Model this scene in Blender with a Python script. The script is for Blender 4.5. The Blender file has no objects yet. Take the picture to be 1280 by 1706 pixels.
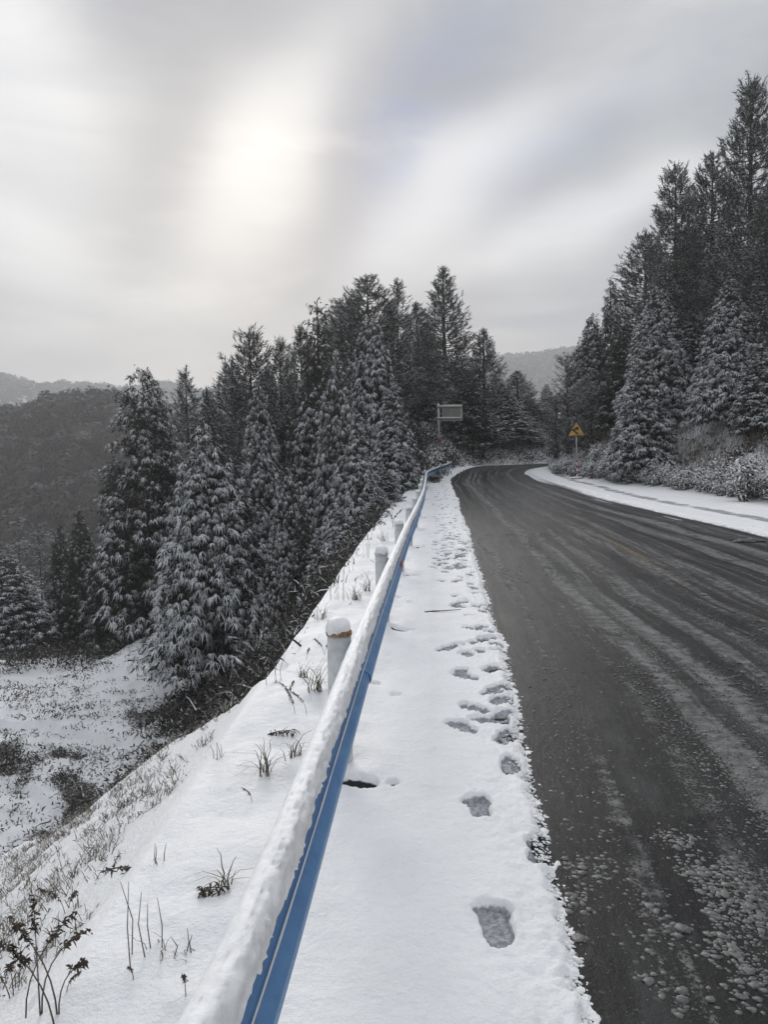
import bpy, bmesh, math, random
import numpy as np
from mathutils import Matrix, Vector
random.seed(7); rng = np.random.default_rng(7)
SC = bpy.context.scene
COL = SC.collection
PI = math.pi

# ------------------------------------------------------------------ camera
CAMZ = 1.8
PITCH, ROLL, FPX = math.radians(3.66), math.radians(-1.3), 1282.0
cam_d = bpy.data.cameras.new('camera'); cam = bpy.data.objects.new('camera', cam_d); COL.objects.link(cam)
cam.matrix_world = (Matrix.Translation((0, 0, CAMZ)) @ Matrix.Rotation(PI/2-PITCH, 4, 'X') @ Matrix.Rotation(ROLL, 4, 'Z'))
cam_d.sensor_fit = 'VERTICAL'; cam_d.sensor_height = 24.0; cam_d.lens = 24.0*FPX/1706.0
cam_d.clip_start = 0.05; cam_d.clip_end = 9000
SC.camera = cam
_R = np.array((Matrix.Rotation(PI/2-PITCH, 3, 'X') @ Matrix.Rotation(ROLL, 3, 'Z')))
def ray(px, py):
    v = _R @ np.array([(px-640)/FPX, -(py-853)/FPX, -1.0]); return v/v[1]
def at(px, py, Y): return np.array([0, 0, CAMZ]) + ray(px, py)*Y

# ------------------------------------------------------------------ world, sun, exposure
SUN_EL, SUN_AZ = math.radians(21.0), math.radians(-8.5)     # azimuth from +Y, negative = left
W = bpy.data.worlds.new('World'); SC.world = W; W.use_nodes = True
nt = W.node_tree; nt.nodes.clear()
def nd(t, typ, **k):
    n = t.nodes.new(typ)
    for a, b in k.items(): setattr(n, a, b)
    return n
def _set(t, sock, v):
    if hasattr(v, 'is_linked') or hasattr(v, 'links'): t.links.new(v, sock)
    else: sock.default_value = v
def M_(t, op, a, b=None, c=None, clamp=False):
    n = nd(t, 'ShaderNodeMath', operation=op); n.use_clamp = clamp
    _set(t, n.inputs[0], a)
    if b is not None: _set(t, n.inputs[1], b)
    if c is not None: _set(t, n.inputs[2], c)
    return n.outputs[0]
def sstep(t, x, a, b):
    n = nd(t, 'ShaderNodeMapRange', interpolation_type='SMOOTHSTEP')
    _set(t, n.inputs['Value'], x); n.inputs['From Min'].default_value = a; n.inputs['From Max'].default_value = b
    return n.outputs['Result']
def mixc(t, f, a, b, bt='MIX'):
    n = nd(t, 'ShaderNodeMix', data_type='RGBA', blend_type=bt)
    _set(t, n.inputs[0], f); _set(t, n.inputs[6], a); _set(t, n.inputs[7], b)
    return n.outputs[2]
def noise(t, vec, scale, detail=3, rough=.5, dist=0.0, dim='3D'):
    n = nd(t, 'ShaderNodeTexNoise', noise_dimensions=dim)
    if vec is not None: t.links.new(vec, n.inputs['Vector'])
    n.inputs['Scale'].default_value = scale; n.inputs['Detail'].default_value = detail
    n.inputs['Roughness'].default_value = rough; n.inputs['Distortion'].default_value = dist
    return n
tc = nd(nt, 'ShaderNodeTexCoord')
sep = nd(nt, 'ShaderNodeSeparateXYZ'); nt.links.new(tc.outputs['Generated'], sep.inputs[0])
dx, dy, dz = sep.outputs
ys_ = M_(nt, 'MAXIMUM', dy, 0.12)
u0 = M_(nt, 'DIVIDE', dx, ys_); v0 = M_(nt, 'DIVIDE', dz, ys_)
# cloud deck coordinates: the view direction met with a flat layer of cloud
zz = M_(nt, 'ADD', M_(nt, 'MAXIMUM', dz, 0.0), 0.10)
cmb = nd(nt, 'ShaderNodeCombineXYZ')
nt.links.new(M_(nt, 'DIVIDE', dx, zz), cmb.inputs[0]); nt.links.new(M_(nt, 'DIVIDE', dy, zz), cmb.inputs[1])
mp = nd(nt, 'ShaderNodeMapping'); nt.links.new(cmb.outputs[0], mp.inputs[0])
mp.inputs['Rotation'].default_value = (0, 0, math.radians(28)); mp.inputs['Scale'].default_value = (0.75, 0.42, 1)
n1 = noise(nt, mp.outputs[0], 1.3, 3.5, .48, .35)
n2 = noise(nt, tc.outputs['Generated'], 5.0, 2.0, .5, .3)
nw = noise(nt, tc.outputs['Generated'], 3.4, 2.5, .5)
sw = nd(nt, 'ShaderNodeSeparateColor'); nt.links.new(nw.outputs['Color'], sw.inputs[0])
u = M_(nt, 'ADD', u0, M_(nt, 'MULTIPLY', M_(nt, 'SUBTRACT', sw.outputs[0], .5), .13))
v = M_(nt, 'ADD', v0, M_(nt, 'MULTIPLY', M_(nt, 'SUBTRACT', sw.outputs[1], .5), .13))
front = sstep(nt, dy, .12, .45)
def blob(uc, vc, ang, sa, sb, amp, pw=1.0):
    c, s = math.cos(math.radians(ang)), math.sin(math.radians(ang))
    a = M_(nt, 'SUBTRACT', u, uc); b = M_(nt, 'SUBTRACT', v, vc)
    p = M_(nt, 'ADD', M_(nt, 'MULTIPLY', a, c/sa), M_(nt, 'MULTIPLY', b, s/sa))
    q = M_(nt, 'ADD', M_(nt, 'MULTIPLY', a, -s/sb), M_(nt, 'MULTIPLY', b, c/sb))
    e = M_(nt, 'MULTIPLY', M_(nt, 'ADD', M_(nt, 'MULTIPLY', p, p), M_(nt, 'MULTIPLY', q, q)), -1.0)
    return M_(nt, 'MULTIPLY', M_(nt, 'MULTIPLY', M_(nt, 'EXPONENT', e), amp), front)
def addall(L):
    r = L[0]
    for x in L[1:]: r = M_(nt, 'ADD', r, x)
    return r
bright = addall([blob(-.155, .37, 62, .115, .070, .62), blob(-.13, .41, 60, .17, .075, .26), blob(-.05, .52, 52, .14, .05, .22), blob(.30, .46, 25, .22, .04, .16),
                 blob(.10, .335, 44, .13, .048, .95), blob(.01, .27, 30, .08, .035, .18),
                 blob(.25, .285, 19, .18, .030, .80), blob(-.48, .47, 100, .20, .11, .85),
                 blob(-.46, .31, -25, .14, .025, .22), blob(-.30, .22, -12, .22, .02, .12), blob(.42, .60, 30, .22, .05, .12)])
blue = addall([blob(.055, .43, 55, .17, .06, 1.0), blob(.20, .37, 30, .15, .04, .55), blob(.02, .34, 60, .08, .035, .5)])
grey = addall([blob(-.27, .36, 75, .14, .06, .8), blob(-.05, .33, 75, .13, .035, 1.0), blob(-.50, .37, -10, .12, .04, .8), blob(.12, .23, 10, .12, .03, .3)])
base = mixc(nt, sstep(nt, n1.outputs[0], .32, .72), (.395, .425, .485, 1), (.66, .685, .715, 1))
base = mixc(nt, M_(nt, 'MULTIPLY', sstep(nt, n2.outputs[0], .4, .75), .25), base, (.66, .66, .66, 1))
base = mixc(nt, M_(nt, 'MULTIPLY', sstep(nt, dz, .24, .0), .65), base, (.66, .64, .63, 1))
base = mixc(nt, M_(nt, 'MULTIPLY', blue, 1.0, clamp=True), base, (.315, .385, .58, 1))
base = mixc(nt, M_(nt, 'MULTIPLY', grey, .85, clamp=True), base, (.35, .38, .45, 1))
mp3 = nd(nt, 'ShaderNodeMapping'); nt.links.new(tc.outputs['Generated'], mp3.inputs[0]); mp3.inputs['Rotation'].default_value = (0, math.radians(38), 0); mp3.inputs['Scale'].default_value = (2.2, 2.2, 8.5)
n3 = noise(nt, mp3.outputs[0], 1.0, 5, .55, .6)
base = mixc(nt, M_(nt, 'MULTIPLY', sstep(nt, n3.outputs[0], .50, .66), .6), base, (.76, .765, .775, 1))
base = mixc(nt, M_(nt, 'MULTIPLY', sstep(nt, n3.outputs[0], .49, .34), .65), base, (.36, .39, .47, 1))
bn = M_(nt, 'MULTIPLY', bright, M_(nt, 'ADD', .7, M_(nt, 'MULTIPLY', n1.outputs[0], .6)))
bn = M_(nt, 'MULTIPLY', M_(nt, 'SUBTRACT', 1.0, M_(nt, 'EXPONENT', M_(nt, 'MULTIPLY', bn, -1.9))), .66)
glow = nd(nt, 'ShaderNodeVectorMath', operation='SCALE'); glow.inputs[0].default_value = (1.0, .98, .935); nt.links.new(bn, glow.inputs[3])
zen = nd(nt, 'ShaderNodeVectorMath', operation='SCALE'); nt.links.new(base, zen.inputs[0])   # an overcast sky grows brighter towards the zenith
nt.links.new(M_(nt, 'ADD', 1.0, M_(nt, 'MULTIPLY', sstep(nt, dz, .45, 1.0), 1.75)), zen.inputs[3])
cl = nd(nt, 'ShaderNodeVectorMath', operation='ADD'); nt.links.new(zen.outputs[0], cl.inputs[0]); nt.links.new(glow.outputs[0], cl.inputs[1])
sky = nd(nt, 'ShaderNodeTexSky', sky_type='NISHITA'); sky.sun_disc = False
sky.sun_elevation = SUN_EL; sky.sun_rotation = SUN_AZ; sky.dust_density = 3.0
bgS = nd(nt, 'ShaderNodeBackground'); nt.links.new(sky.outputs[0], bgS.inputs[0]); bgS.inputs[1].default_value = .05
bgC = nd(nt, 'ShaderNodeBackground'); nt.links.new(cl.outputs[0], bgC.inputs[0]); bgC.inputs[1].default_value = .59
mx = nd(nt, 'ShaderNodeMixShader'); mx.inputs[0].default_value = .93
nt.links.new(bgS.outputs[0], mx.inputs[1]); nt.links.new(bgC.outputs[0], mx.inputs[2])
wo = nd(nt, 'ShaderNodeOutputWorld'); nt.links.new(mx.outputs[0], wo.inputs[0])
W.cycles.sampling_method = 'MANUAL'; W.cycles.sample_map_resolution = 512

sd = bpy.data.lights.new('sun', 'SUN'); sd.energy = 1.5; sd.angle = math.radians(22); sd.color = (1, .97, .92)
sun = bpy.data.objects.new('sun', sd); COL.objects.link(sun)
sdir = Vector((math.sin(SUN_AZ)*math.cos(SUN_EL), math.cos(SUN_AZ)*math.cos(SUN_EL), math.sin(SUN_EL)))
sun.rotation_euler = sdir.to_track_quat('Z', 'Y').to_euler(); sun.location = (0, 0, 30)
SC.view_settings.view_transform = 'Standard'; SC.view_settings.look = 'None'
SC.view_settings.exposure = 0.46; SC.view_settings.gamma = 1.0; SC.view_settings.use_curve_mapping = False
SC.cycles.use_denoising = True
try: SC.cycles.denoiser = 'OPENIMAGEDENOISE'
except Exception: pass
SC.cycles.max_bounces = 6; SC.cycles.diffuse_bounces = 3; SC.cycles.glossy_bounces = 2
SC.cycles.transparent_max_bounces = 8; SC.cycles.volume_bounces = 1
SC.cycles.use_fast_gi = False

# ------------------------------------------------------------------ numpy noise
def _hash(ix, iy, seed):
    h = (ix.astype(np.int64)*374761393 + iy.astype(np.int64)*668265263 + seed*982451653) & 0x7fffffff
    h = (h ^ (h >> 13))*1274126177 & 0x7fffffff
    return ((h ^ (h >> 16)) & 0xffff)/65535.0
def vnoise(x, y, seed=0):
    x = np.asarray(x, float); y = np.asarray(y, float)
    ix = np.floor(x); iy = np.floor(y); fx = x-ix; fy = y-iy
    fx = fx*fx*(3-2*fx); fy = fy*fy*(3-2*fy)
    a = _hash(ix, iy, seed); b = _hash(ix+1, iy, seed); c = _hash(ix, iy+1, seed); d = _hash(ix+1, iy+1, seed)
    return (a*(1-fx)+b*fx)*(1-fy) + (c*(1-fx)+d*fx)*fy
def fbm(x, y, sc, oc=4, seed=0, gain=.5):
    s = 0; a = 1; t = 0
    for i in range(oc):
        s = s + a*(vnoise(x*sc, y*sc, seed+i*17)-.5); t += a; a *= gain; sc *= 2.03
    return s/t*2
def ss(a, b, x):
    t = np.clip((np.asarray(x, float)-a)/(b-a), 0, 1); return t*t*(3-2*t)

# ------------------------------------------------------------------ layout curves (metres; Y ahead, X right)
LP = np.array([(.1, -8), (.4, -2), (.52, 1), (.68, 3), (.86, 4.8), (1.18, 8), (1.65, 14), (2.28, 21), (2.69, 27), (3.18, 33), (3.5, 39), (3.9, 44.5), (4.45, 47.5), (5.1, 50.5), (6.3, 54), (8.3, 57), (11.5, 59.4), (16.5, 61.2), (26, 62.2), (40, 62.5)])
RP = np.array([(6.0, -8), (6.3, -2), (6.5, 1), (6.75, 3), (6.9, 4.8), (7.2, 8), (7.65, 14), (8.2, 20), (8.35, 26), (8.35, 32), (8.5, 38), (8.5, 44), (8.75, 47.5), (9.3, 50), (10.2, 51.8), (11.8, 53.4), (14.4, 54.8), (18.5, 55.8), (27, 56.4), (41, 56.6)])
def resample(P, n):
    # Catmull-Rom through the points
    P = np.asarray(P, float); out = []
    for i in range(len(P)-1):
        p0 = P[max(i-1, 0)]; p1 = P[i]; p2 = P[i+1]; p3 = P[min(i+2, len(P)-1)]
        for t in np.linspace(0, 1, 24, endpoint=False):
            out.append(.5*((2*p1)+(-p0+p2)*t+(2*p0-5*p1+4*p2-p3)*t*t+(-p0+3*p1-3*p2+p3)*t**3))
    out.append(P[-1]); out = np.array(out)
    d = np.r_[0, np.cumsum(np.linalg.norm(np.diff(out, axis=0), axis=1))]
    s = np.linspace(0, d[-1], n)
    return np.c_[np.interp(s, d, out[:, 0]), np.interp(s, d, out[:, 1])]
LC = resample(LP, 260); RC = resample(RP, 260)
def sdist(C, X, Y):
    """signed distance to a polyline, positive on its right-hand side (walking along it)"""
    X = np.asarray(X, float).ravel(); Y = np.asarray(Y, float).ravel()
    best = np.full(X.shape, 1e18); sg = np.ones(X.shape)
    A = C[:-1]; B = C[1:]
    for (ax, ay), (bx, by) in zip(A, B):
        vx, vy = bx-ax, by-ay; L2 = vx*vx+vy*vy
        t = np.clip(((X-ax)*vx+(Y-ay)*vy)/L2, 0, 1)
        ex = X-ax-t*vx; ey = Y-ay-t*vy; d = ex*ex+ey*ey
        m = d < best
        best = np.where(m, d, best); sg = np.where(m, np.sign(vy*ex-vx*ey), sg)
    return np.sqrt(best)*sg
def zr(Y):
    Y = np.asarray(Y, float)
    return np.where(Y < 18, 0, np.where(Y < 52, .00105*(Y-18)**2, 1.2138 + .28*(1-np.exp(-(np.maximum(Y, 52)-52)/4.0))))
_xe = np.array([(-8, -1.3), (2, -1.22), (3.5, -1.2), (4.2, -1.17), (5.8, -1.13), (8.6, -.98), (12, -.85), (18, -.58), (27.6, 0), (34, .65), (40.6, 1.3), (44, 1.9), (48, 2.6), (60, 3.5)])
def Xe(Y): return np.interp(Y, _xe[:, 0], _xe[:, 1]+.09)
_xl = LC[LC[:, 1] < 62]
def XL(Y): return np.interp(Y, LC[:, 1], LC[:, 0])
_w = np.array([(-8, 6.2), (10, 5.7), (20, 5.1), (26, 4.65), (33, 4.75), (40, 2.85), (46, 1.9), (53, 1.2), (70, 1.5)])
def Wd(Y): return np.interp(Y, _w[:, 0], _w[:, 1])
_rp = np.array([(-6, -1.0), (.4, -.56), (1.7, -.445), (4.4, -.285), (8.1, -.045), (12, .22), (15.5, .48), (20, .80), (26, 1.22), (32, 1.6), (36.5, 1.88), (39.5, 2.15), (41.5, 2.55), (43.5, 3.0), (45.5, 3.5), (48, 4.12)])
RAILC = resample(np.c_[_rp[:, 1], _rp[:, 0]], 900)
def Xr(Y): return np.interp(Y, RAILC[:, 1], RAILC[:, 0])

def terrain(X, Y, lift=True):
    """height of the bare land"""
    sh = np.shape(X); X = np.asarray(X, float).ravel(); Y = np.asarray(Y, float).ravel()
    near = (np.abs(X) < 90) & (Y > -70) & (Y < 140)
    dR = np.full(X.shape, 50.); dL = np.full(X.shape, 50.)
    dR[near] = sdist(RC, X[near], Y[near]); dL[near] = -sdist(LC, X[near], Y[near])
    far_r = ~near; dR[far_r] = X[far_r]-9; dL[far_r] = 1-X[far_r]
    zb = zr(Y)
    # left: verge, bench of grass, steep fall, low field
    uu = np.maximum(Xe(Y)-X, 0)
    Yc = 6.3 + .62*np.maximum(-1.2-X, 0)**.92
    zl = zb - .72*uu - 1.6*np.minimum(uu, np.maximum(0, Y-Yc))
    zl = zl + np.minimum(uu, 1)*fbm(X, Y, .9, 3, 5)*.18
    low = -8.2 + fbm(X, Y, .12, 4, 11)*.7 + fbm(X, Y, .5, 3, 23)*.30 + fbm(X, Y, 1.6, 3, 24)*.10
    low = low + 2.3*np.exp(-((X+10.5)/3.6)**2-((Y-36)/4.2)**2) + 1.2*np.exp(-((X+5.5)/3.0)**2-((Y-31)/6)**2)
    low = low + .27*np.maximum(0, X+8)*ss(8, 20, Y)
    low = low + 9.0*ss(36, 62, Y)*ss(-15, 1, X)
    low = low - 9*ss(42, 75, Y)*ss(-10, -24, X) - 16*ss(70, 130, Y)*ss(10, -30, X)
    # terraces of the field
    ter = (X*.45+Y*.9)
    low = low + .35*np.floor(ter/4.2+.35*fbm(X, Y, .2, 2, 3))*ss(-5, -9, X)*ss(36, 30, Y)*.9 - 1.8*ss(-5, -9, X)*ss(36, 30, Y)+0.0
    k = 1.2
    zleft = np.where(zl-low > 6, zl, low + np.log1p(np.exp(np.clip((zl-low)*k, -30, 30)))/k)
    # outside of the bend the hill rises behind the road
    up = zb + np.minimum(.75*np.maximum(dL-.9, 0), 3.2) + .18*np.clip(dL-5, 0, 12) + fbm(X, Y, .35, 4, 31)*.45*ss(.5, 3, dL)
    m = ss(46, 55, Y)*ss(-7, 2.5, X)
    zL = zleft*(1-m) + up*m
    # right: snowy shoulder, cut bank with a ledge, wooded slope
    ur = dR - Wd(Y)
    bank = .14*np.clip(ur, 0, 1.5) + 1.02*np.clip(ur-1.5, 0, 3.3) + .30*np.maximum(ur-4.8, 0)
    bank = bank + .13*np.sin(bank*2*PI/.95)*ss(.9, 1.5, bank)*ss(6, 4.5, bank)
    bank = np.minimum(bank, 24) + ss(.8, 3, ur)*(fbm(X, Y, .45, 4, 41)*.75 + fbm(X, Y, 1.6, 3, 43)*.16)
    bank = bank*(1-.75*ss(60, 95, Y))
    zR = zb + bank
    road = (dL < 0) & (dR < 0)
    z = np.where(dR > 0, zR, np.where(dL > 0, zL, zb-.12))
    cover = (dL > -.3) & (dL < 12) & (X > Xe(Y)+.1) & (Y < 49)
    z = np.where(cover, zb-.07, z)
    z = np.where((dR > -.3) & (ur < .4), zb-.07, z)
    # beyond: valley, wooded hill, far mountains
    D = np.hypot(X, Y)
    dist = ss(95, 190, Y)
    valley = -38 + 0*X
    hillz = valley + (53+fbm(X, Y, .009, 3, 51)*16)*ss(120, 290, Y+X*.10)*(1-.62*ss(-115, 60, X)) + fbm(X, Y, .03, 3, 55)*5
    z = z*(1-dist) + hillz*dist
    ang = X/np.maximum(Y, 1)
    hL = 104 + 28*vnoise(ang*5+3.1, 0*ang, 61) + 10*fbm(ang*60, 0*ang, .5, 3, 62) + 20*np.exp(-((ang+.52)/.07)**2)
    hR = 156 + 20*ss(.14, .26, ang) + 6*fbm(ang*50, 0*ang, .5, 3, 63)
    hh = np.where(ang < 0, hL, hR*ss(.0, .1, ang)+hL*(1-ss(.0, .1, ang)))
    z = np.where(Y > 500, -38+(hh+30)*ss(620, 1250, D) + fbm(X, Y, .006, 4, 65)*12*ss(620, 900, D), z)
    # sides and back keep wooded hills too
    side = ss(120, 420, np.abs(X))*(Y < 500)
    z = z + np.where(Y < 500, ss(140, 520, X)*70, 0) + ss(150, 600, -Y)*40 + np.where(Y < 500, ss(260, 700, -X)*60, 0)
    return z.reshape(sh)

# ------------------------------------------------------------------ helpers: objects and materials
def link(o, parent=None):
    COL.objects.link(o)
    if parent: o.parent = parent
    return o
def mesh_obj(name, V, F, mat, parent=None, smooth=True, attrs=None, uv=None):
    """F: (n,3) or (n,4) array, or a list of such arrays"""
    me = bpy.data.meshes.new(name)
    Fs = F if isinstance(F, list) else [F]
    Fs = [np.asarray(f, np.int32) for f in Fs if len(f)]
    loops = np.concatenate([f.ravel() for f in Fs]); tot = np.concatenate([np.full(len(f), f.shape[1], np.int32) for f in Fs])
    me.vertices.add(len(V)); me.vertices.foreach_set('co', np.asarray(V, np.float32).ravel())
    me.loops.add(len(loops)); me.loops.foreach_set('vertex_index', loops)
    me.polygons.add(len(tot)); me.polygons.foreach_set('loop_start', np.r_[0, np.cumsum(tot)[:-1]].astype(np.int32))
    me.polygons.foreach_set('loop_total', tot)
    me.polygons.foreach_set('use_smooth', np.full(len(tot), smooth))
    for an, av in (attrs or {}).items():
        a = me.attributes.new(an, 'FLOAT', 'POINT'); a.data.foreach_set('value', np.asarray(av, np.float32).ravel())
    if uv is not None:
        l = me.uv_layers.new(name='UVMap'); l.data.foreach_set('uv', np.asarray(uv, np.float32)[loops].ravel())
    me.update(calc_edges=True); me.validate()
    if mat: me.materials.append(mat)
    return link(bpy.data.objects.new(name, me), parent)
def bm_obj(name, bm, mat, parent=None, smooth=False, bevel=0):
    if bevel:
        bmesh.ops.bevel(bm, geom=[e for e in bm.edges], offset=bevel, segments=2, affect='EDGES', clamp_overlap=True)
    me = bpy.data.meshes.new(name); bm.to_mesh(me); bm.free()
    for p in me.polygons: p.use_smooth = smooth
    if mat: me.materials.append(mat)
    return link(bpy.data.objects.new(name, me), parent)
def thing(name, label, cat, loc=(0, 0, 0), rz=0, group=None):
    o = bpy.data.objects.new(name, None); o.empty_display_size = .2; COL.objects.link(o)
    o.location = loc; o.rotation_euler = (0, 0, rz); o['label'] = label; o['category'] = cat
    if group: o['group'] = group
    return o
def tag(o, label=None, cat=None, group=None, kind=None):
    if label: o['label'] = label
    if cat: o['category'] = cat
    if group: o['group'] = group
    if kind: o['kind'] = kind
    return o
def grid_faces(nr, nc):
    i = np.arange((nr-1)*(nc-1)); r = i//(nc-1); c = i % (nc-1); a = r*nc+c
    return np.c_[a, a+1, a+nc+1, a+nc]
def mat(name):
    m = bpy.data.materials.new(name); m.use_nodes = True; t = m.node_tree; t.nodes.clear()
    out = nd(t, 'ShaderNodeOutputMaterial'); b = nd(t, 'ShaderNodeBsdfPrincipled'); t.links.new(b.outputs[0], out.inputs[0])
    return m, t, b
def attr(t, name):
    return nd(t, 'ShaderNodeAttribute', attribute_name=name).outputs['Fac']
def bump(t, b, h, strength=.3, dist=.02):
    n = nd(t, 'ShaderNodeBump'); n.inputs['Strength'].default_value = strength; n.inputs['Distance'].default_value = dist
    t.links.new(h, n.inputs['Height']); t.links.new(n.outputs[0], b.inputs['Normal'])
def pos(t): return nd(t, 'ShaderNodeNewGeometry').outputs['Position']
def plain(name, col, rough=.6, metal=0, var=.12, sc=8, bumpk=.1):
    m, t, b = mat(name)
    oc = nd(t, 'ShaderNodeTexCoord').outputs['Object']
    n = noise(t, oc, sc, 4, .6)
    c2 = tuple(max(0, c*(1-var*2.2)) for c in col)+(1,); c1 = tuple(min(1, c*(1+var)) for c in col)+(1,)
    t.links.new(mixc(t, sstep(t, n.outputs[0], .3, .7), c2, c1), b.inputs['Base Color'])
    b.inputs['Roughness'].default_value = rough; b.inputs['Metallic'].default_value = metal
    if bumpk: bump(t, b, n.outputs[0], bumpk, .01)
    return m

# snow (clean, with an attribute for slush / exposed wet ground)
def snow_mat():
    m, t, b = mat('snow'); p = pos(t)
    n1 = noise(t, p, 2.2, 5, .6); n2 = noise(t, p, 42, 4, .65); n3 = noise(t, p, 160, 2, .6); n4 = noise(t, p, 14, 4, .6)
    c = mixc(t, sstep(t, n1.outputs[0], .3, .7), (.79, .785, .778, 1), (.86, .852, .843, 1))
    c = mixc(t, M_(t, 'MULTIPLY', sstep(t, n4.outputs[0], .58, .75), .14), c, (.60, .61, .63, 1))
    slush = mixc(t, sstep(t, n2.outputs[0], .35, .65), (.20, .20, .215, 1), (.40, .405, .42, 1))
    d = attr(t, 'dirt')
    f = sstep(t, M_(t, 'ADD', d, M_(t, 'MULTIPLY', M_(t, 'SUBTRACT', n4.outputs[0], .5), .7)), .32, .62)
    c = mixc(t, f, c, slush)
    g = attr(t, 'bare')
    f2 = sstep(t, M_(t, 'ADD', g, M_(t, 'MULTIPLY', M_(t, 'SUBTRACT', n4.outputs[0], .5), .6)), .45, .65)
    c = mixc(t, f2, c, (.022, .022, .024, 1))
    t.links.new(c, b.inputs['Base Color']); b.inputs['Roughness'].default_value = .62
    b.inputs['Specular IOR Level'].default_value = .25
    h = M_(t, 'ADD', M_(t, 'MULTIPLY', n4.outputs[0], .9), M_(t, 'ADD', M_(t, 'MULTIPLY', n2.outputs[0], .45), M_(t, 'MULTIPLY', n3.outputs[0], .16)))
    bump(t, b, h, .6, .03)
    return m
SNOW = snow_mat()

def ground_mat():
    """snowed land: snow lies where the attribute says so, dark litter and brown fern show through"""
    m, t, b = mat('ground'); p = pos(t)
    n1 = noise(t, p, 1.1, 6, .65); n2 = noise(t, p, 7, 5, .7); n3 = noise(t, p, 28, 4, .7); nb = noise(t, p, .5, 3)
    g = attr(t, 'bare')
    s = M_(t, 'ADD', g, M_(t, 'ADD', M_(t, 'MULTIPLY', M_(t, 'SUBTRACT', n2.outputs[0], .5), .75), M_(t, 'MULTIPLY', M_(t, 'SUBTRACT', n3.outputs[0], .5), .9)))
    f = sstep(t, s, .40, .56)
    snow = mixc(t, n1.outputs[0], (.74, .737, .735, 1), (.84, .835, .828, 1))
    litter = mixc(t, sstep(t, n3.outputs[0], .35, .65), (.035, .032, .028, 1), (.11, .095, .08, 1))
    brown = mixc(t, sstep(t, n3.outputs[0], .35, .65), (.055, .046, .038, 1), (.17, .145, .12, 1))
    lit = mixc(t, sstep(t, M_(t, 'ADD', nb.outputs[0], attr(t, 'brown')), .6, .9), litter, brown)
    t.links.new(mixc(t, f, snow, lit), b.inputs['Base Color'])
    b.inputs['Roughness'].default_value = .8; b.inputs['Specular IOR Level'].default_value = .2
    bump(t, b, M_(t, 'ADD', n2.outputs[0], M_(t, 'MULTIPLY', n3.outputs[0], .5)), .5, .06)
    return m
GROUND = ground_mat()

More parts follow.
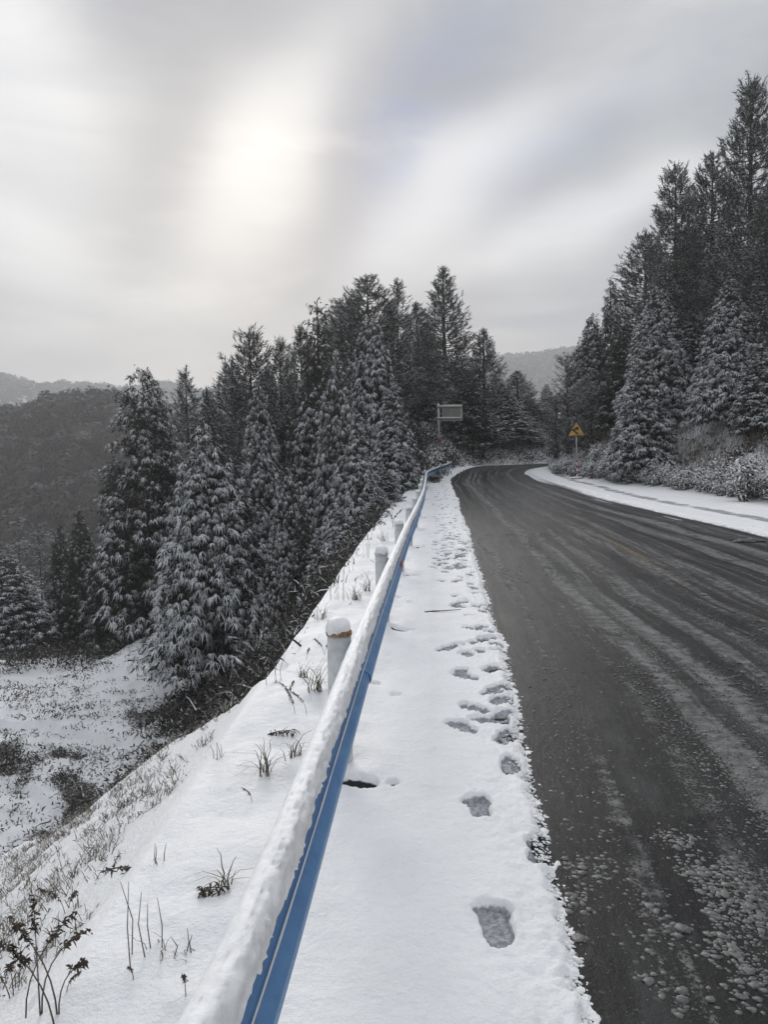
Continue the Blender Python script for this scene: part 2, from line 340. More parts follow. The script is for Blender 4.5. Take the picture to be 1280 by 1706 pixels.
def road_mat():
    """wet asphalt with slush combed into streaks along the wheel tracks; uv = (metres across, metres along)"""
    m, t, b = mat('wet_asphalt')
    uvn = nd(t, 'ShaderNodeUVMap'); uvn.uv_map = 'UVMap'; p = pos(t)
    sp = nd(t, 'ShaderNodeSeparateXYZ'); t.links.new(uvn.outputs[0], sp.inputs[0]); U, V = sp.outputs[0], sp.outputs[1]
    wob = noise(t, uvn.outputs[0], .16, 2, .5); U2 = M_(t, 'ADD', U, M_(t, 'MULTIPLY', M_(t, 'SUBTRACT', wob.outputs[0], .5), .8))
    def streak(fu, fv, det=3, seed=0.0, r=.55):
        c = nd(t, 'ShaderNodeCombineXYZ'); t.links.new(M_(t, 'MULTIPLY', U2, fu), c.inputs[0]); t.links.new(M_(t, 'MULTIPLY', V, fv), c.inputs[1]); c.inputs[2].default_value = seed
        return noise(t, c.outputs[0], 1.0, det, r).outputs[0]
    sA = streak(2.3, .05, 3, 1.3); sB = streak(7, .18, 4, 5.1); sC = streak(22, .6, 4, 9.7, .6); sD = streak(1.0, .10, 4, 14.0)
    fine = noise(t, p, 55, 4, .7).outputs[0]; grit = noise(t, p, 220, 2, .6).outputs[0]; mid = noise(t, p, 9, 5, .65).outputs[0]; big = noise(t, p, 1.4, 4, .6).outputs[0]
    asph = mixc(t, sstep(t, grit, .3, .7), (.006, .006, .006, 1), (.019, .019, .0185, 1))
    asph = mixc(t, M_(t, 'MULTIPLY', sstep(t, big, .35, .7), .6), asph, (.026, .026, .025, 1))
    film = M_(t, 'MULTIPLY', sstep(t, M_(t, 'ADD', M_(t, 'MULTIPLY', sA, .55), M_(t, 'MULTIPLY', sB, .45)), .40, .66), .75)
    c = mixc(t, film, asph, (.028, .028, .028, 1))
    k = M_(t, 'ADD', M_(t, 'MULTIPLY', sA, .34), M_(t, 'ADD', M_(t, 'MULTIPLY', sC, .22), M_(t, 'ADD', M_(t, 'MULTIPLY', mid, .26), M_(t, 'MULTIPLY', sB, .30))))
    for tu, tw, ta in ((.42, .10, .08), (.85, .06, .07), (1.20, .16, .16), (1.62, .07, .11), (2.0, .12, .09), (2.75, .26, .09), (3.45, .12, .08), (3.9, .10, .05), (4.4, .24, .10), (5.2, .2, .09)):
        e = M_(t, 'DIVIDE', M_(t, 'SUBTRACT', U2, tu+.0), tw); k = M_(t, 'ADD', k, M_(t, 'MULTIPLY', M_(t, 'EXPONENT', M_(t, 'MULTIPLY', M_(t, 'MULTIPLY', e, e), -1.0)), ta))
    sl = sstep(t, M_(t, 'ADD', k, M_(t, 'MULTIPLY', M_(t, 'SUBTRACT', fine, .5), .42)), .605, .675)
    c = mixc(t, M_(t, 'MULTIPLY', sl, .85), c, mixc(t, sstep(t, mid, .3, .7), (.085, .084, .081, 1), (.23, .228, .222, 1)))
    mot = streak(2.6, .95, 6, 31.0, .66); mo2 = streak(11.0, 7.0, 5, 37.0, .62); fle = noise(t, p, 95, 2, .5).outputs[0]; fla = noise(t, p, 26, 3, .6).outputs[0]
    c = mixc(t, M_(t, 'MULTIPLY', sstep(t, mot, .53, .66), .6), c, (.046, .047, .046, 1))
    c = mixc(t, M_(t, 'MULTIPLY', sstep(t, mot, .47, .36), .75), c, (.007, .007, .009, 1))
    c = mixc(t, M_(t, 'MULTIPLY', sstep(t, mo2, .55, .68), .4), c, (.060, .060, .059, 1))
    c = mixc(t, M_(t, 'MULTIPLY', sstep(t, M_(t, 'ADD', fle, M_(t, 'MULTIPLY', M_(t, 'SUBTRACT', sA, .5), .5)), .66, .72), .8), c, (.26, .26, .25, 1))
    c = mixc(t, M_(t, 'MULTIPLY', sstep(t, fla, .62, .70), .5), c, (.14, .138, .13, 1))
    # worn yellow centre line
    cen = M_(t, 'ABSOLUTE', M_(t, 'SUBTRACT', U, 3.02))
    ln = M_(t, 'MULTIPLY', M_(t, 'LESS_THAN', cen, .075), sstep(t, M_(t, 'ADD', M_(t, 'MULTIPLY', mid, .6), M_(t, 'MULTIPLY', sD, .6)), .58, .72))
    c = mixc(t, M_(t, 'MULTIPLY', ln, .4), c, (.30, .22, .10, 1))
    t.links.new(c, b.inputs['Base Color'])
    rg = M_(t, 'ADD', .36, M_(t, 'MULTIPLY', M_(t, 'ADD', sl, film), .22)); t.links.new(rg, b.inputs['Roughness'])
    b.inputs['Specular IOR Level'].default_value = .10
    h = M_(t, 'ADD', M_(t, 'MULTIPLY', sl, .8), M_(t, 'MULTIPLY', mo2, .8))
    h = M_(t, 'ADD', h, M_(t, 'ADD', M_(t, 'MULTIPLY', fine, .35), M_(t, 'ADD', M_(t, 'MULTIPLY', grit, .25), M_(t, 'MULTIPLY', sC, .3))))
    bump(t, b, h, .55, .014)
    return m
ROAD = road_mat()

def foliage_mat(name, green, green2, snowc=(.62, .63, .65), cover=.0, ns=1.0):
    m, t, b = mat(name); g = nd(t, 'ShaderNodeNewGeometry'); oi = nd(t, 'ShaderNodeObjectInfo')
    sn = nd(t, 'ShaderNodeSeparateXYZ'); t.links.new(g.outputs['Normal'], sn.inputs[0])
    n = noise(t, g.outputs['Position'], 3.0*ns, 3, .6); n2 = noise(t, g.outputs['Position'], 14*ns, 3, .6)
    gc = mixc(t, sstep(t, n.outputs[0], .3, .7), green+(1,), green2+(1,))
    hs = nd(t, 'ShaderNodeHueSaturation'); t.links.new(gc, hs.inputs['Color'])
    t.links.new(M_(t, 'ADD', .75, M_(t, 'MULTIPLY', oi.outputs['Random'], .5)), hs.inputs['Value'])
    a = attr(t, 'snow')
    k = M_(t, 'ADD', a, M_(t, 'MULTIPLY', M_(t, 'SUBTRACT', n2.outputs[0], .5), .55))
    k = M_(t, 'MULTIPLY', sstep(t, k, .48-cover, .80-cover), sstep(t, sn.outputs[2], -.05, .35))
    c = mixc(t, k, hs.outputs[0], snowc+(1,))
    t.links.new(c, b.inputs['Base Color']); b.inputs['Roughness'].default_value = .75; b.inputs['Specular IOR Level'].default_value = .10
    return m
FIR = foliage_mat('fir_foliage', (.026, .029, .021), (.056, .058, .044), (.74, .75, .77), .09)
PINE = foliage_mat('pine_foliage', (.042, .047, .036), (.088, .094, .078), (.60, .61, .63), .08)
SHRUB = foliage_mat('shrub_foliage', (.028, .028, .024), (.062, .057, .048), (.76, .76, .765))
DRY = foliage_mat('dry_plants', (.085, .070, .048), (.17, .145, .105), (.70, .70, .71), -.1)
WOODCAN = foliage_mat('far_canopy', (.012, .013, .012), (.066, .058, .048), (.17, .17, .172), -.05, .05)
BARK = plain('bark', (.055, .045, .038), .9, 0, .3, 12, .5)
STEM = plain('dry_stem', (.085, .068, .052), .8, 0, .25, 30, .2)
DARKSEED = plain('seed_head', (.05, .04, .035), .9, 0, .3, 60, .3)

# ------------------------------------------------------------------ land
def steps(pieces):
    out = [pieces[0][0]]
    for a, b_, s in pieces:
        n = max(1, int(round((b_-a)/s))); out += list(np.linspace(a, b_, n+1)[1:])
    return out
def grow(start, end, s0, k=1.12):
    out = []; x = start; s = s0; sg = 1 if end > start else -1
    while abs(x-start) < abs(end-start): x += s*sg; s *= k; out.append(x)
    return out
xs = grow(-34, -2600, .5)[::-1] + steps([(-34, -18, .4), (-18, -6.5, .15), (-6.5, -.6, .075), (-.6, 9, .3), (9, 22, .16), (22, 40, .5)]) + grow(40, 2600, .6)
ysl = grow(-8, -900, .8, 1.2)[::-1] + steps([(-8, 1.4, .4), (1.4, 11, .075), (11, 46, .16), (46, 68, .22), (68, 100, .6)]) + grow(100, 3200, .8, 1.06)
xs = np.array(xs); ysl = np.array(ysl)
GX, GY = np.meshgrid(xs, ysl)
GZ = terrain(GX, GY)
def bare_mask(X, Y, Z):
    b = .16 + .16*fbm(X, Y, .35, 4, 71)
    rdep = np.maximum(Xe(Y)-X, 0)
    # steep faces hold little snow
    slope = ss(-5, -7.5, Z)
    b = b + .10*ss(.2, 2, rdep)*ss(9, 5, Y)
    brown = 0*X
    # bank of dead fern under the big fir and dark bare litter under the trees
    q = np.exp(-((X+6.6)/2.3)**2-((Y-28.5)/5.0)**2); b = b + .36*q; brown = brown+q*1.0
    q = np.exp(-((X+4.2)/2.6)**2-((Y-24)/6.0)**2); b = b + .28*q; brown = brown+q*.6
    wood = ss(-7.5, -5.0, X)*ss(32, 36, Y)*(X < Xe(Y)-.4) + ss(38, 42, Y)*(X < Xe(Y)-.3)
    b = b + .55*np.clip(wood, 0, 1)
    b = b + .35*ss(9, 12, Y)*(X < Xe(Y)-.35)*ss(-5.5, -2, X)
    b = np.where((Y > 50) & (X < 30) & (X > 0), .24+.3*fbm(X, Y, .5, 4, 75), b)
    # cracks and bare banks in the field
    def seg(x0, y0, x1, y1, w, s):
        vx, vy = x1-x0, y1-y0; t = np.clip(((X-x0)*vx+(Y-y0)*vy)/(vx*vx+vy*vy), 0, 1)
        d = np.hypot(X-x0-t*vx, Y-y0-t*vy) + fbm(X, Y, 1.2, 4, 77)*.45
        return s*np.exp(-(d/w)**2)
    for px0, py0, px1, py1, w, s in CR:
        a = at(px0, py0, 1)-[0, 0, 1.8]; c = at(px1, py1, 1)-[0, 0, 1.8]
        A = a*(9.8/-a[2]); B = c*(9.8/-c[2])
        b = b + seg(A[0], A[1], B[0], B[1], w, s)
    # right bank: dark litter, reeds, snow on the ledges
    dR = np.full(X.shape, -9.); mm = (X > 6) & (X < 60) & (Y > -8) & (Y < 90)
    dR[mm] = sdist(RC, X[mm], Y[mm]); ur = dR-Wd(Y)
    bb = .14*ss(.6, 1.6, ur) + .04*ss(1.2, 2.5, ur) - .24*ss(4.6, 5.2, ur)*ss(7.5, 6.5, ur) + .35*ss(7, 9, ur) + .35*fbm(X, Y, .8, 3, 79)*ss(1, 2, ur)
    b = b + np.where(mm, bb, 0); brown = brown + np.where(mm, ss(1, 2, ur)*ss(6.5, 5, ur)*.5, 0)
    b = b + .5*ss(75, 100, Y)
    b = np.where(Y > 500, .42, np.where(Y > 75, .9, np.minimum(b, .62)))
    return b, brown
CR = [(105, 1255, 130, 1300, .34, 1.1), (130, 1300, 165, 1318, .32, .9), (150, 1290, 190, 1305, .35, .6), (95, 1215, 135, 1222, .30, .7),
      (0, 1395, 60, 1390, .8, .85), (0, 1430, 50, 1415, .7, .8), (0, 1210, 4, 1250, .5, .9), (215, 1190, 250, 1205, .5, .5), (0, 1345, 110, 1318, .12, .5), (110, 1318, 150, 1312, .12, .5), (60, 1225, 20, 1275, .1, .35)]
bm_, br_ = bare_mask(GX, GY, GZ)
g = mesh_obj('ground', np.c_[GX.ravel(), GY.ravel(), GZ.ravel()], grid_faces(len(ysl), len(xs)), GROUND, attrs={'bare': bm_, 'brown': br_})
tag(g, kind='structure')
def ground_z(x, y): return float(terrain(np.array([x]), np.array([y]))[0])

# ------------------------------------------------------------------ road
nr = 260; nc = 27
Lr = LC; Rr = RC
tt = np.linspace(-.05, 1.06, nc)
RXY = Lr[:, None, :]*(1-tt)[None, :, None] + Rr[:, None, :]*tt[None, :, None]
cz = zr(RXY[:, :, 1]); cz = cz + (.035*(1-(2*tt-1)**2))[None, :]*0 + fbm(RXY[:, :, 0], RXY[:, :, 1], .5, 2, 81)*.006
mid_ = (Lr+Rr)/2; sl_ = np.r_[0, np.cumsum(np.linalg.norm(np.diff(mid_, axis=0), axis=1))]
uvr = np.stack([np.broadcast_to(tt*6.05, (nr, nc)), np.broadcast_to(sl_[:, None], (nr, nc))], -1)
o = mesh_obj('road', np.c_[RXY.reshape(-1, 2), cz.ravel()], grid_faces(nr, nc), ROAD, uv=uvr.reshape(-1, 2)); tag(o, kind='structure')

# ------------------------------------------------------------------ snow on the left verge and shoulder, with footprints
def geo_rows(a, b, k):
    out = [a]
    while out[-1] < b: out.append(out[-1]+max(.012, k*out[-1]))
    return np.array(out)
rows = np.r_[np.arange(-3, 1.0, .1), geo_rows(1.0, 50.0, .0058)]
ncol = 210
cl_ = np.linspace(0, 1, ncol)
XA = Xe(rows)-.45; XB = XL(rows)+.22
SX = XA[:, None] + (XB-XA)[:, None]*cl_[None, :]; SY = np.broadcast_to(rows[:, None], SX.shape).copy()
dE = XL(SY)-SX                         # distance from asphalt edge
dV = SX-Xe(SY)                         # distance inside verge edge
railX = Xr(SY)
rag = fbm(SX, SY, 1.6, 3, 91)*.05 + fbm(SX, SY, 9, 3, 93)*.035 + fbm(SX, SY, 28, 2, 94)*.015
rag = rag + fbm(SX, SY, 40, 2, 90)*.012
th = .030*ss(.02, .07, dE+rag) + .022*ss(.06, .30, dE+rag*1.6) - .03*ss(.04, -.10, dE+rag)
th = th + fbm(SX, SY, 2.2, 3, 95)*.008 + fbm(SX, SY, 10, 3, 96)*.0035*ss(.0, .6, dE) + np.abs(fbm(SX, SY, 16, 3, 97))*.022*ss(.60, .05, dE) + np.abs(fbm(SX, SY, 36, 2, 89))*.008*ss(.5, .05, dE)
onverge = ss(railX+.25, railX-.1, SX)
th = th + onverge*(fbm(SX, SY, 1.3, 3, 98)*.075 + fbm(SX, SY, 3.4, 3, 99)*.022 + .02)
# slight soft ridge parallel to the rail (old step)
th = th + .012*np.exp(-((SX-railX-.50)/.07)**2)*ss(.2, .6, dE)
zbase = zr(SY) + 0
zl_t = terrain(SX, SY)
edge = ss(.0, -.30, dV)
SZ = np.where(dV > 0, zbase+th, 0)
outer = zl_t + .05*(1-ss(-.05, -.22, dV+fbm(SX, SY, 2.5, 3, 88)*.16)) - .06*ss(-.14, -.32, dV+fbm(SX, SY, 2.5, 3, 88)*.16)
inner = zbase + th - .05*ss(.22, 0, dV)*1.0
SZ = np.where(dV > 0, inner, outer)
bz = ss(-.10, .10, dV); SZ = np.where(np.abs(dV) < .12, inner*bz + (zl_t+.05)*(1-bz), SZ)
dirt = .30*ss(.22, .0, dE+rag*1.5) + .12*ss(.5, .1, dE)*(fbm(SX, SY, 7, 3, 101)+.3); bare = np.zeros_like(SX)
prints = [(825, 1560, .30, 0.02), (797, 1357, .27, .03), (850, 1283, .22, -.3), (843, 1236, .25, -.5), (905, 1425, .30, -.35), (771, 1223, .26, .55),
          (834, 1175, .24, -.8), (777, 1136, .26, .8), (820, 1120, .24, -.7), (745, 1088, .28, -.75), (793, 1055, .30, .9), (808, 1072, .26, -.6),
          (768, 1010, .27, -.9), (762, 973, .30, -.6), (742, 957, .26, .3), (742, 943, .26, .3), (783, 962, .24, -.2), (770, 930, .28, .2), (738, 930, .26, .5), (790, 985, .26, .2),
          (775, 948, .25, 0), (752, 915, .26, .2), (768, 905, .26, -.3), (745, 898, .26, .2), (765, 893, .28, 0), (742, 886, .26, .1), (757, 880, .26, .1)]
def G0(px, py):
    r = ray(px, py)
    Y = 1.8/-r[2]
    for _ in range(30): Y = (1.8-float(zr(Y)))/max(-r[2], 1e-4)*.5+Y*.5
    return r[0]*Y, Y
PR = [(*G0(a, b), L*(1.14 if b < 1300 else 1.0), an*.8) for a, b, L, an in prints]
for k in range(34):                  # scuffed prints close to the asphalt
    y = 4.9*math.exp(random.random()*1.1); PR.append((float(XL(y))-.06-abs(random.gauss(0, .20)), y, random.uniform(.14, .28), random.uniform(-1.2, 1.2)))
for k in range(230):                 # the trodden strip farther along
    y = 12.5*math.exp(random.random()*1.25); w = float(XL(y))-random.betavariate(1.5, 2.2)*1.15-.06
    if w > Xr(y)+.45: PR.append((w, y, random.uniform(.24, .30), random.uniform(-.5, .4)))
for (fx, fy, L, an) in PR:
    r0 = np.searchsorted(rows, fy-.3); r1 = np.searchsorted(rows, fy+.3)
    c0 = max(0, int((fx-.3-XA[r0])/(XB-XA)[r0]*ncol)); c1 = min(ncol, int((fx+.3-XA[r0])/(XB-XA)[r0]*ncol)+1)
    if r1 <= r0 or c1 <= c0: continue
    sl = (slice(r0, r1), slice(c0, c1)); X = SX[sl]-fx; Y = SY[sl]-fy
    ca, sa = math.cos(an), math.sin(an); a = X*ca+Y*sa; b = -X*sa+Y*ca
    w = (.056 if L < .2 else .066) + .010*ss(-.04, .08, b) - .008*np.exp(-((b+.02)/.04)**2)
    e = np.sqrt((a/w)**2 + (np.abs(b)/(L/2))**2.1) + fbm(SX[sl], SY[sl], 13, 4, 103)*.42
    inn = ss(1.12, .86, e)
    rim = np.exp(-((e-1.22)/.14)**2)*.007
    dpt = random.uniform(.55, 1.0) if L < .2 else random.uniform(.8, 1.0) if L < .2 or fy > 4.6 else 1.0
    SZ[sl] = SZ[sl] - dpt*inn*(.036+.010*fbm(SX[sl], SY[sl], 24, 2, 105)) + rim
    dirt[sl] = np.maximum(dirt[sl], dpt*inn*(.92+.25*fbm(SX[sl], SY[sl], 20, 3, 107)))
# melted hollows at the posts and drip spots
POSTY = [.4, 4.4, 8.25, 12.1, 16.0, 20.0, 24.0, 28.0, 32.0, 36.0, 39.6, 42.6, 45.2, 47.6]
for k, py_ in enumerate(POSTY):
    px_ = float(Xr(py_))
    rr = np.hypot(SX-px_, SY-py_)
    SZ = SZ + .03*np.exp(-((rr-.22)/.12)**2)
    for (ox, oy, sx_, sy_, dp) in ((.12+.09*random.random(), -.30, .11, .055, 1.0), (.30, -.28, .035, .03, .8), (.16, 1.55+.1*random.random(), .08, .05, .9), (.34, 1.35, .05, .04, .6)):
        e = np.sqrt(((SX-px_-ox)/sx_)**2+((SY-py_-oy)/sy_)**2)+fbm(SX, SY, 12, 3, 111+k)*.35
        inn = ss(1.15, .75, e)*dp; SZ = SZ - inn*.055; bare = np.maximum(bare, inn)
o = mesh_obj('snow_shoulder', np.c_[SX.ravel(), SY.ravel(), SZ.ravel()], grid_faces(*SX.shape), SNOW, attrs={'dirt': dirt, 'bare': bare}); tag(o, kind='structure')
print('shoulder', SX.shape)
def snow_z(x, y):
    r = min(max(int(np.searchsorted(rows, y)), 0), len(rows)-1); c = int(round((x-XA[r])/(XB[r]-XA[r])*(ncol-1)))
    if 0 <= c < ncol: return float(SZ[r, c])
    return ground_z(x, y)

# ------------------------------------------------------------------ snow on the right shoulder with wheel ruts
rw = np.r_[np.arange(30, 258, .35)]
ri = np.interp(rw, np.arange(260), np.arange(260))
def cidx(C, q): return np.c_[np.interp(q, np.arange(260), C[:, 0]), np.interp(q, np.arange(260), C[:, 1])]
Rq = cidx(RC, rw); tan = np.gradient(Rq, axis=0); tan /= np.linalg.norm(tan, axis=1)[:, None]; nrm = np.c_[tan[:, 1], -tan[:, 0]]
nc2 = 130
wq = Wd(Rq[:, 1])+1.0
tq = -.5 + (wq+.5)[:, None]*np.linspace(0, 1, nc2)[None, :]
QX = Rq[:, 0][:, None]+nrm[:, 0][:, None]*tq; QY = Rq[:, 1][:, None]+nrm[:, 1][:, None]*tq
sQ = (rw*.35)[:, None]+0*tq
lt = tq + fbm(sQ*.25, tq*.3, 1.0, 3, 121)*.16
rag = fbm(QX, QY, 2.5, 3, 123)*.10 + fbm(QX, QY, 9, 2, 124)*.04
th2 = .012 + .045*ss(.55, .85, lt+rag) - .05*ss(.60, .42, lt+rag)
sliver = np.exp(-((lt-.10)/.13)**2)*ss(.0, .3, fbm(sQ*.3, tq*1.4, 1.0, 4, 125)+.08)+.9*np.exp(-((lt-.42)/.07)**2)*ss(.1, .35, fbm(sQ*.25, tq*1.1, 1.0, 4, 126)+.08)
patch = ss(.22, .40, fbm(sQ*.35, tq*3, 1.0, 4, 131))*ss(.6, .8, lt)*ss(1.75, 1.4, lt)
th2 = np.maximum(th2, -.04+.046*sliver)
far2 = ss(36, 44, QY)
th2 = th2*(1-far2) + (.05*ss(.0, .2, lt+rag)-.03*ss(.05, -.1, lt+rag))*far2
th2 = th2-.055*patch*(1-far2)
r1 = np.exp(-((lt-1.95-.15*np.sin(sQ*.1))/.33)**4); r2 = np.exp(-((lt-.92+(sQ-30)*.012)/.06)**2)*.7*ss(.4, .6, vnoise(sQ*.2, 0*sQ, 127))
dirt2 = .80*r1*(.75+.5*fbm(QX, QY, 2, 3, 128)) + .6*r2 + .42*ss(.56, .44, lt) + .35*ss(.12, .0, lt+rag-.62)*(1-far2)
th2 = th2 - .016*r1 + .012*np.exp(-((lt-1.6)/.1)**2) + np.abs(fbm(QX, QY, 6, 3, 129))*.012
wid = Wd(QY); th2 = th2 - .05*ss(wid+.4, wid+1.0, tq) + .05*ss(wid-.4, wid+.4, tq)*(.5+fbm(QX, QY, 1.5, 3, 130))
QZ = zr(QY)+th2 + .14*np.clip(tq-wid, 0, 1.5)
o = mesh_obj('snow_roadside', np.c_[QX.ravel(), QY.ravel(), QZ.ravel()], grid_faces(*QX.shape)[:, ::-1], SNOW, attrs={'dirt': dirt2, 'bare': 0*dirt2}); tag(o, kind='structure')

# ------------------------------------------------------------------ ribbons: leaves, needles, blades
def unit(v): return v/np.maximum(np.linalg.norm(v, axis=-1, keepdims=True), 1e-9)
def tents(P, D, L, Wd_, droop, snow, lift=.35, roll=None):
    """drooping tent-shaped fingers of foliage: 7 vertices, 2 quads + 2 tris each ... returns V, quads, tris, snow"""
    n = len(P); D = unit(D); up = np.array([0, 0, 1.0])
    S = np.cross(D, up); bad = np.linalg.norm(S, axis=1) < .1; S[bad] = [1, 0, 0]; S = unit(S)
    N = unit(np.cross(S, D))
    if roll is not None:
        c, s = np.cos(roll)[:, None], np.sin(roll)[:, None]; S, N = S*c+N*s, N*c-S*s
    L = L[:, None]; w = Wd_[:, None]; dr = droop[:, None]
    def sec(f, wf):
        c = P + D*L*f - up*dr*L*f*f
        return c-S*w*wf, c+N*w*wf*lift*2, c+S*w*wf
    a = sec(0, .32); b = sec(.5, .5); tip = P + D*L - up*dr*L
    V = np.stack([a[0], a[1], a[2], b[0], b[1], b[2], tip], 1).reshape(-1, 3)
    i = np.arange(n)[:, None]*7
    Q = np.concatenate([i+[[0, 1, 4, 3]], i+[[1, 2, 5, 4]]]); T = np.concatenate([i+[[3, 4, 6]], i+[[4, 5, 6]]])
    sn = np.stack([snow*.72, snow*1.2, snow*.72, snow*.62, snow*1.15, snow*.62, snow*.7], 1).ravel()
    return V, Q, T, sn
def blades(P, D, L, W_, droop, snow, seed=0):
    """flat pointed blades: 5 vertices, 1 quad + 1 tri"""
    n = len(P); D = unit(D); r = np.random.default_rng(seed).normal(size=(n, 3)); S = unit(np.cross(D, r))
    L = L[:, None]; w = W_[:, None]; dr = droop[:, None]; up = np.array([0, 0, 1.0])
    m = P+D*L*.55-up*dr*L*.3; t = P+D*L-up*dr*L
    V = np.stack([P-S*w*.5, P+S*w*.5, m+S*w*.42, m-S*w*.42, t], 1).reshape(-1, 3); i = np.arange(n)[:, None]*5
    return V, i+[[0, 1, 2, 3]], i+[[3, 2, 4]], np.repeat(snow, 5)
def needles(P, D, L, W_, snow, seed=0):
    """single triangles"""
    n = len(P); D = unit(D); r = np.random.default_rng(seed).normal(size=(n, 3)); S = unit(np.cross(D, r))
    V = np.stack([P-S*W_[:, None]*.5, P+S*W_[:, None]*.5, P+D*L[:, None]], 1).reshape(-1, 3); i = np.arange(n)[:, None]*3
    return V, np.zeros((0, 4), int), i+[[0, 1, 2]], np.repeat(snow, 3)
def merge(parts):
    V = []; Q = []; T = []; S = []; o = 0
    for v, q, t, s in parts:
        V.append(v); S.append(s)
        if len(q): Q.append(q+o)
        if len(t): T.append(t+o)
        o += len(v)
    Q = np.concatenate(Q) if Q else np.zeros((0, 4), int); T = np.concatenate(T) if T else np.zeros((0, 3), int)
    return np.concatenate(V), Q, T, np.concatenate(S)
def foliage_obj(name, parts, m, parent=None, smooth=False):
    V, Q, T, S = merge(parts)
    return mesh_obj(name, V, [Q, T], m, parent, smooth, {'snow': S})
def tube(P, rad, n=5):
    """tapered tube through points; V, quads"""
    P = np.asarray(P, float); rad = np.asarray(rad, float); k = len(P)
    T = unit(np.gradient(P, axis=0)); ref = np.array([.3, .9, .2]) if abs(T[0, 2]) > .7 else np.array([0, 0, 1.])
    A = unit(np.cross(T, ref)); B = unit(np.cross(T, A)); an = np.arange(n)*2*PI/n
    V = P[:, None]+rad[:, None, None]*(A[:, None]*np.cos(an)[None, :, None]+B[:, None]*np.sin(an)[None, :, None])
    i, j = np.meshgrid(np.arange(k-1), np.arange(n), indexing='ij'); j2 = (j+1) % n
    Q = np.stack([i*n+j, i*n+j2, (i+1)*n+j2, (i+1)*n+j], -1).reshape(-1, 4)
    return V.reshape(-1, 3), Q
def tubes_obj(name, tl, m, parent=None, n=5):
    V = []; Q = []; o = 0
    for P, r in tl:
        v, q = tube(P, r, n); V.append(v); Q.append(q+o); o += len(v)
    return mesh_obj(name, np.concatenate(V), np.concatenate(Q), m, parent, True)

# ------------------------------------------------------------------ tree prototypes (unit scale: metres)
def limb_tubes(B, seed):
    out = []
    for (p0, p1, p2, r) in B: out.append((np.array([p0, p1, p2]), [r, r*.7, r*.25]))
    return out
def make_fir(seed, H, Rb, nb, ragged=.15, gap=0.0, shape=.85, snowy=1.0, size=1.0):
    r = np.random.default_rng(seed); br = []; SP = []; SD = []; SS = []; SN = []
    for k in range(nb):
        f = (k+.5)/nb; f = f**.85; z = H*(.05+.93*f)
        if gap and r.random() < gap*(.4+f): continue
        rad = Rb*(1-f)**shape*(1+r.normal()*ragged)+.16*size; rad = max(rad, .12)
        az = k*2.399+r.normal()*.35; d = np.array([math.cos(az), math.sin(az), 0])
        rise = .10+.28*f; zt = z+rad*rise; p0 = np.array([0, 0, z]); p1 = d*rad*.55+[0, 0, z+rad*rise*.75]; p2 = d*rad+[0, 0, z+rad*(rise*.7-.10*(1-f))]
        br.append((p0, p1, p2, .012+.012*rad))
        side = np.array([-d[1], d[0], 0]); npos = max(2, int(rad/(.175*size)))
        for j in range(npos):
            t = .22+.78*(j+1)/npos; q = (1-t)**2*p0+2*t*(1-t)*(2*p1-.5*p0-.5*p2)+t*t*p2
            lat = .30*rad*math.sin(min(1, (1-t)*1.5+.15)*1.6)
            for s in ((0,) if t > .96 else (-1, 1) if lat > .14*size else (r.choice([-1, 1])*.4,)):
                e = q+side*s*lat*(.5+.9*r.random())+d*r.normal()*.12+[0, 0, r.normal()*.16-.05*abs(s)]
                SP.append(e); SD.append(d*1.0+side*s*.8+r.normal(size=3)*.3-[0, 0, .5*r.random()])
                SN.append(min(1, (.22+.9*t**1.5)*snowy)*(.65+.6*r.random())); SS.append(size*(.7+.5*r.random())*(1-.35*f))
    SP.append([0, 0, H*.985]); SD.append([.2, 0, 1.]); SN.append(.8); SS.append(.7*size)
    SP = np.array(SP); SD = unit(np.array(SD)); SN = np.array(SN); SS = np.array(SS)
    nf = 9; n = len(SP)
    P = np.repeat(SP, nf, 0); D = np.repeat(SD, nf, 0); S_ = np.repeat(SS, nf); N_ = np.repeat(SN, nf)
    an = np.tile(np.linspace(-1.45, 1.45, nf), n)+r.normal(size=n*nf)*.18; c, s = np.cos(an), np.sin(an)
    D2 = np.c_[D[:, 0]*c-D[:, 1]*s, D[:, 0]*s+D[:, 1]*c, .22+D[:, 2]*.9+r.normal(size=n*nf)*.16]
    L = S_*(.275*(.65+.5*np.cos(an*.8)))*(.8+.4*r.random(n*nf))
    top = tents(P+[0, 0, .02]+r.normal(size=P.shape)*.02, D2, L, (.031*S_)*(.8+.5*r.random(n*nf)), .75+.7*r.random(n*nf), N_, .45, r.normal(size=n*nf)*.3)
    # darker hanging needles below each spray and inside the crown
    n2 = n*5; P2 = np.repeat(SP, 5, 0)+r.normal(size=(n2, 3))*.10-[0, 0, .07]; P2[:, :2] *= (.70+.3*r.random(n2))[:, None]
    D3 = np.repeat(SD, 5, 0)+r.normal(size=(n2, 3))*.8-[0, 0, .5]
    dark = blades(P2, D3, .30*np.repeat(SS, 5), .085*np.repeat(SS, 5), np.full(n2, .3), np.full(n2, .12), seed)
    return [top, dark], br
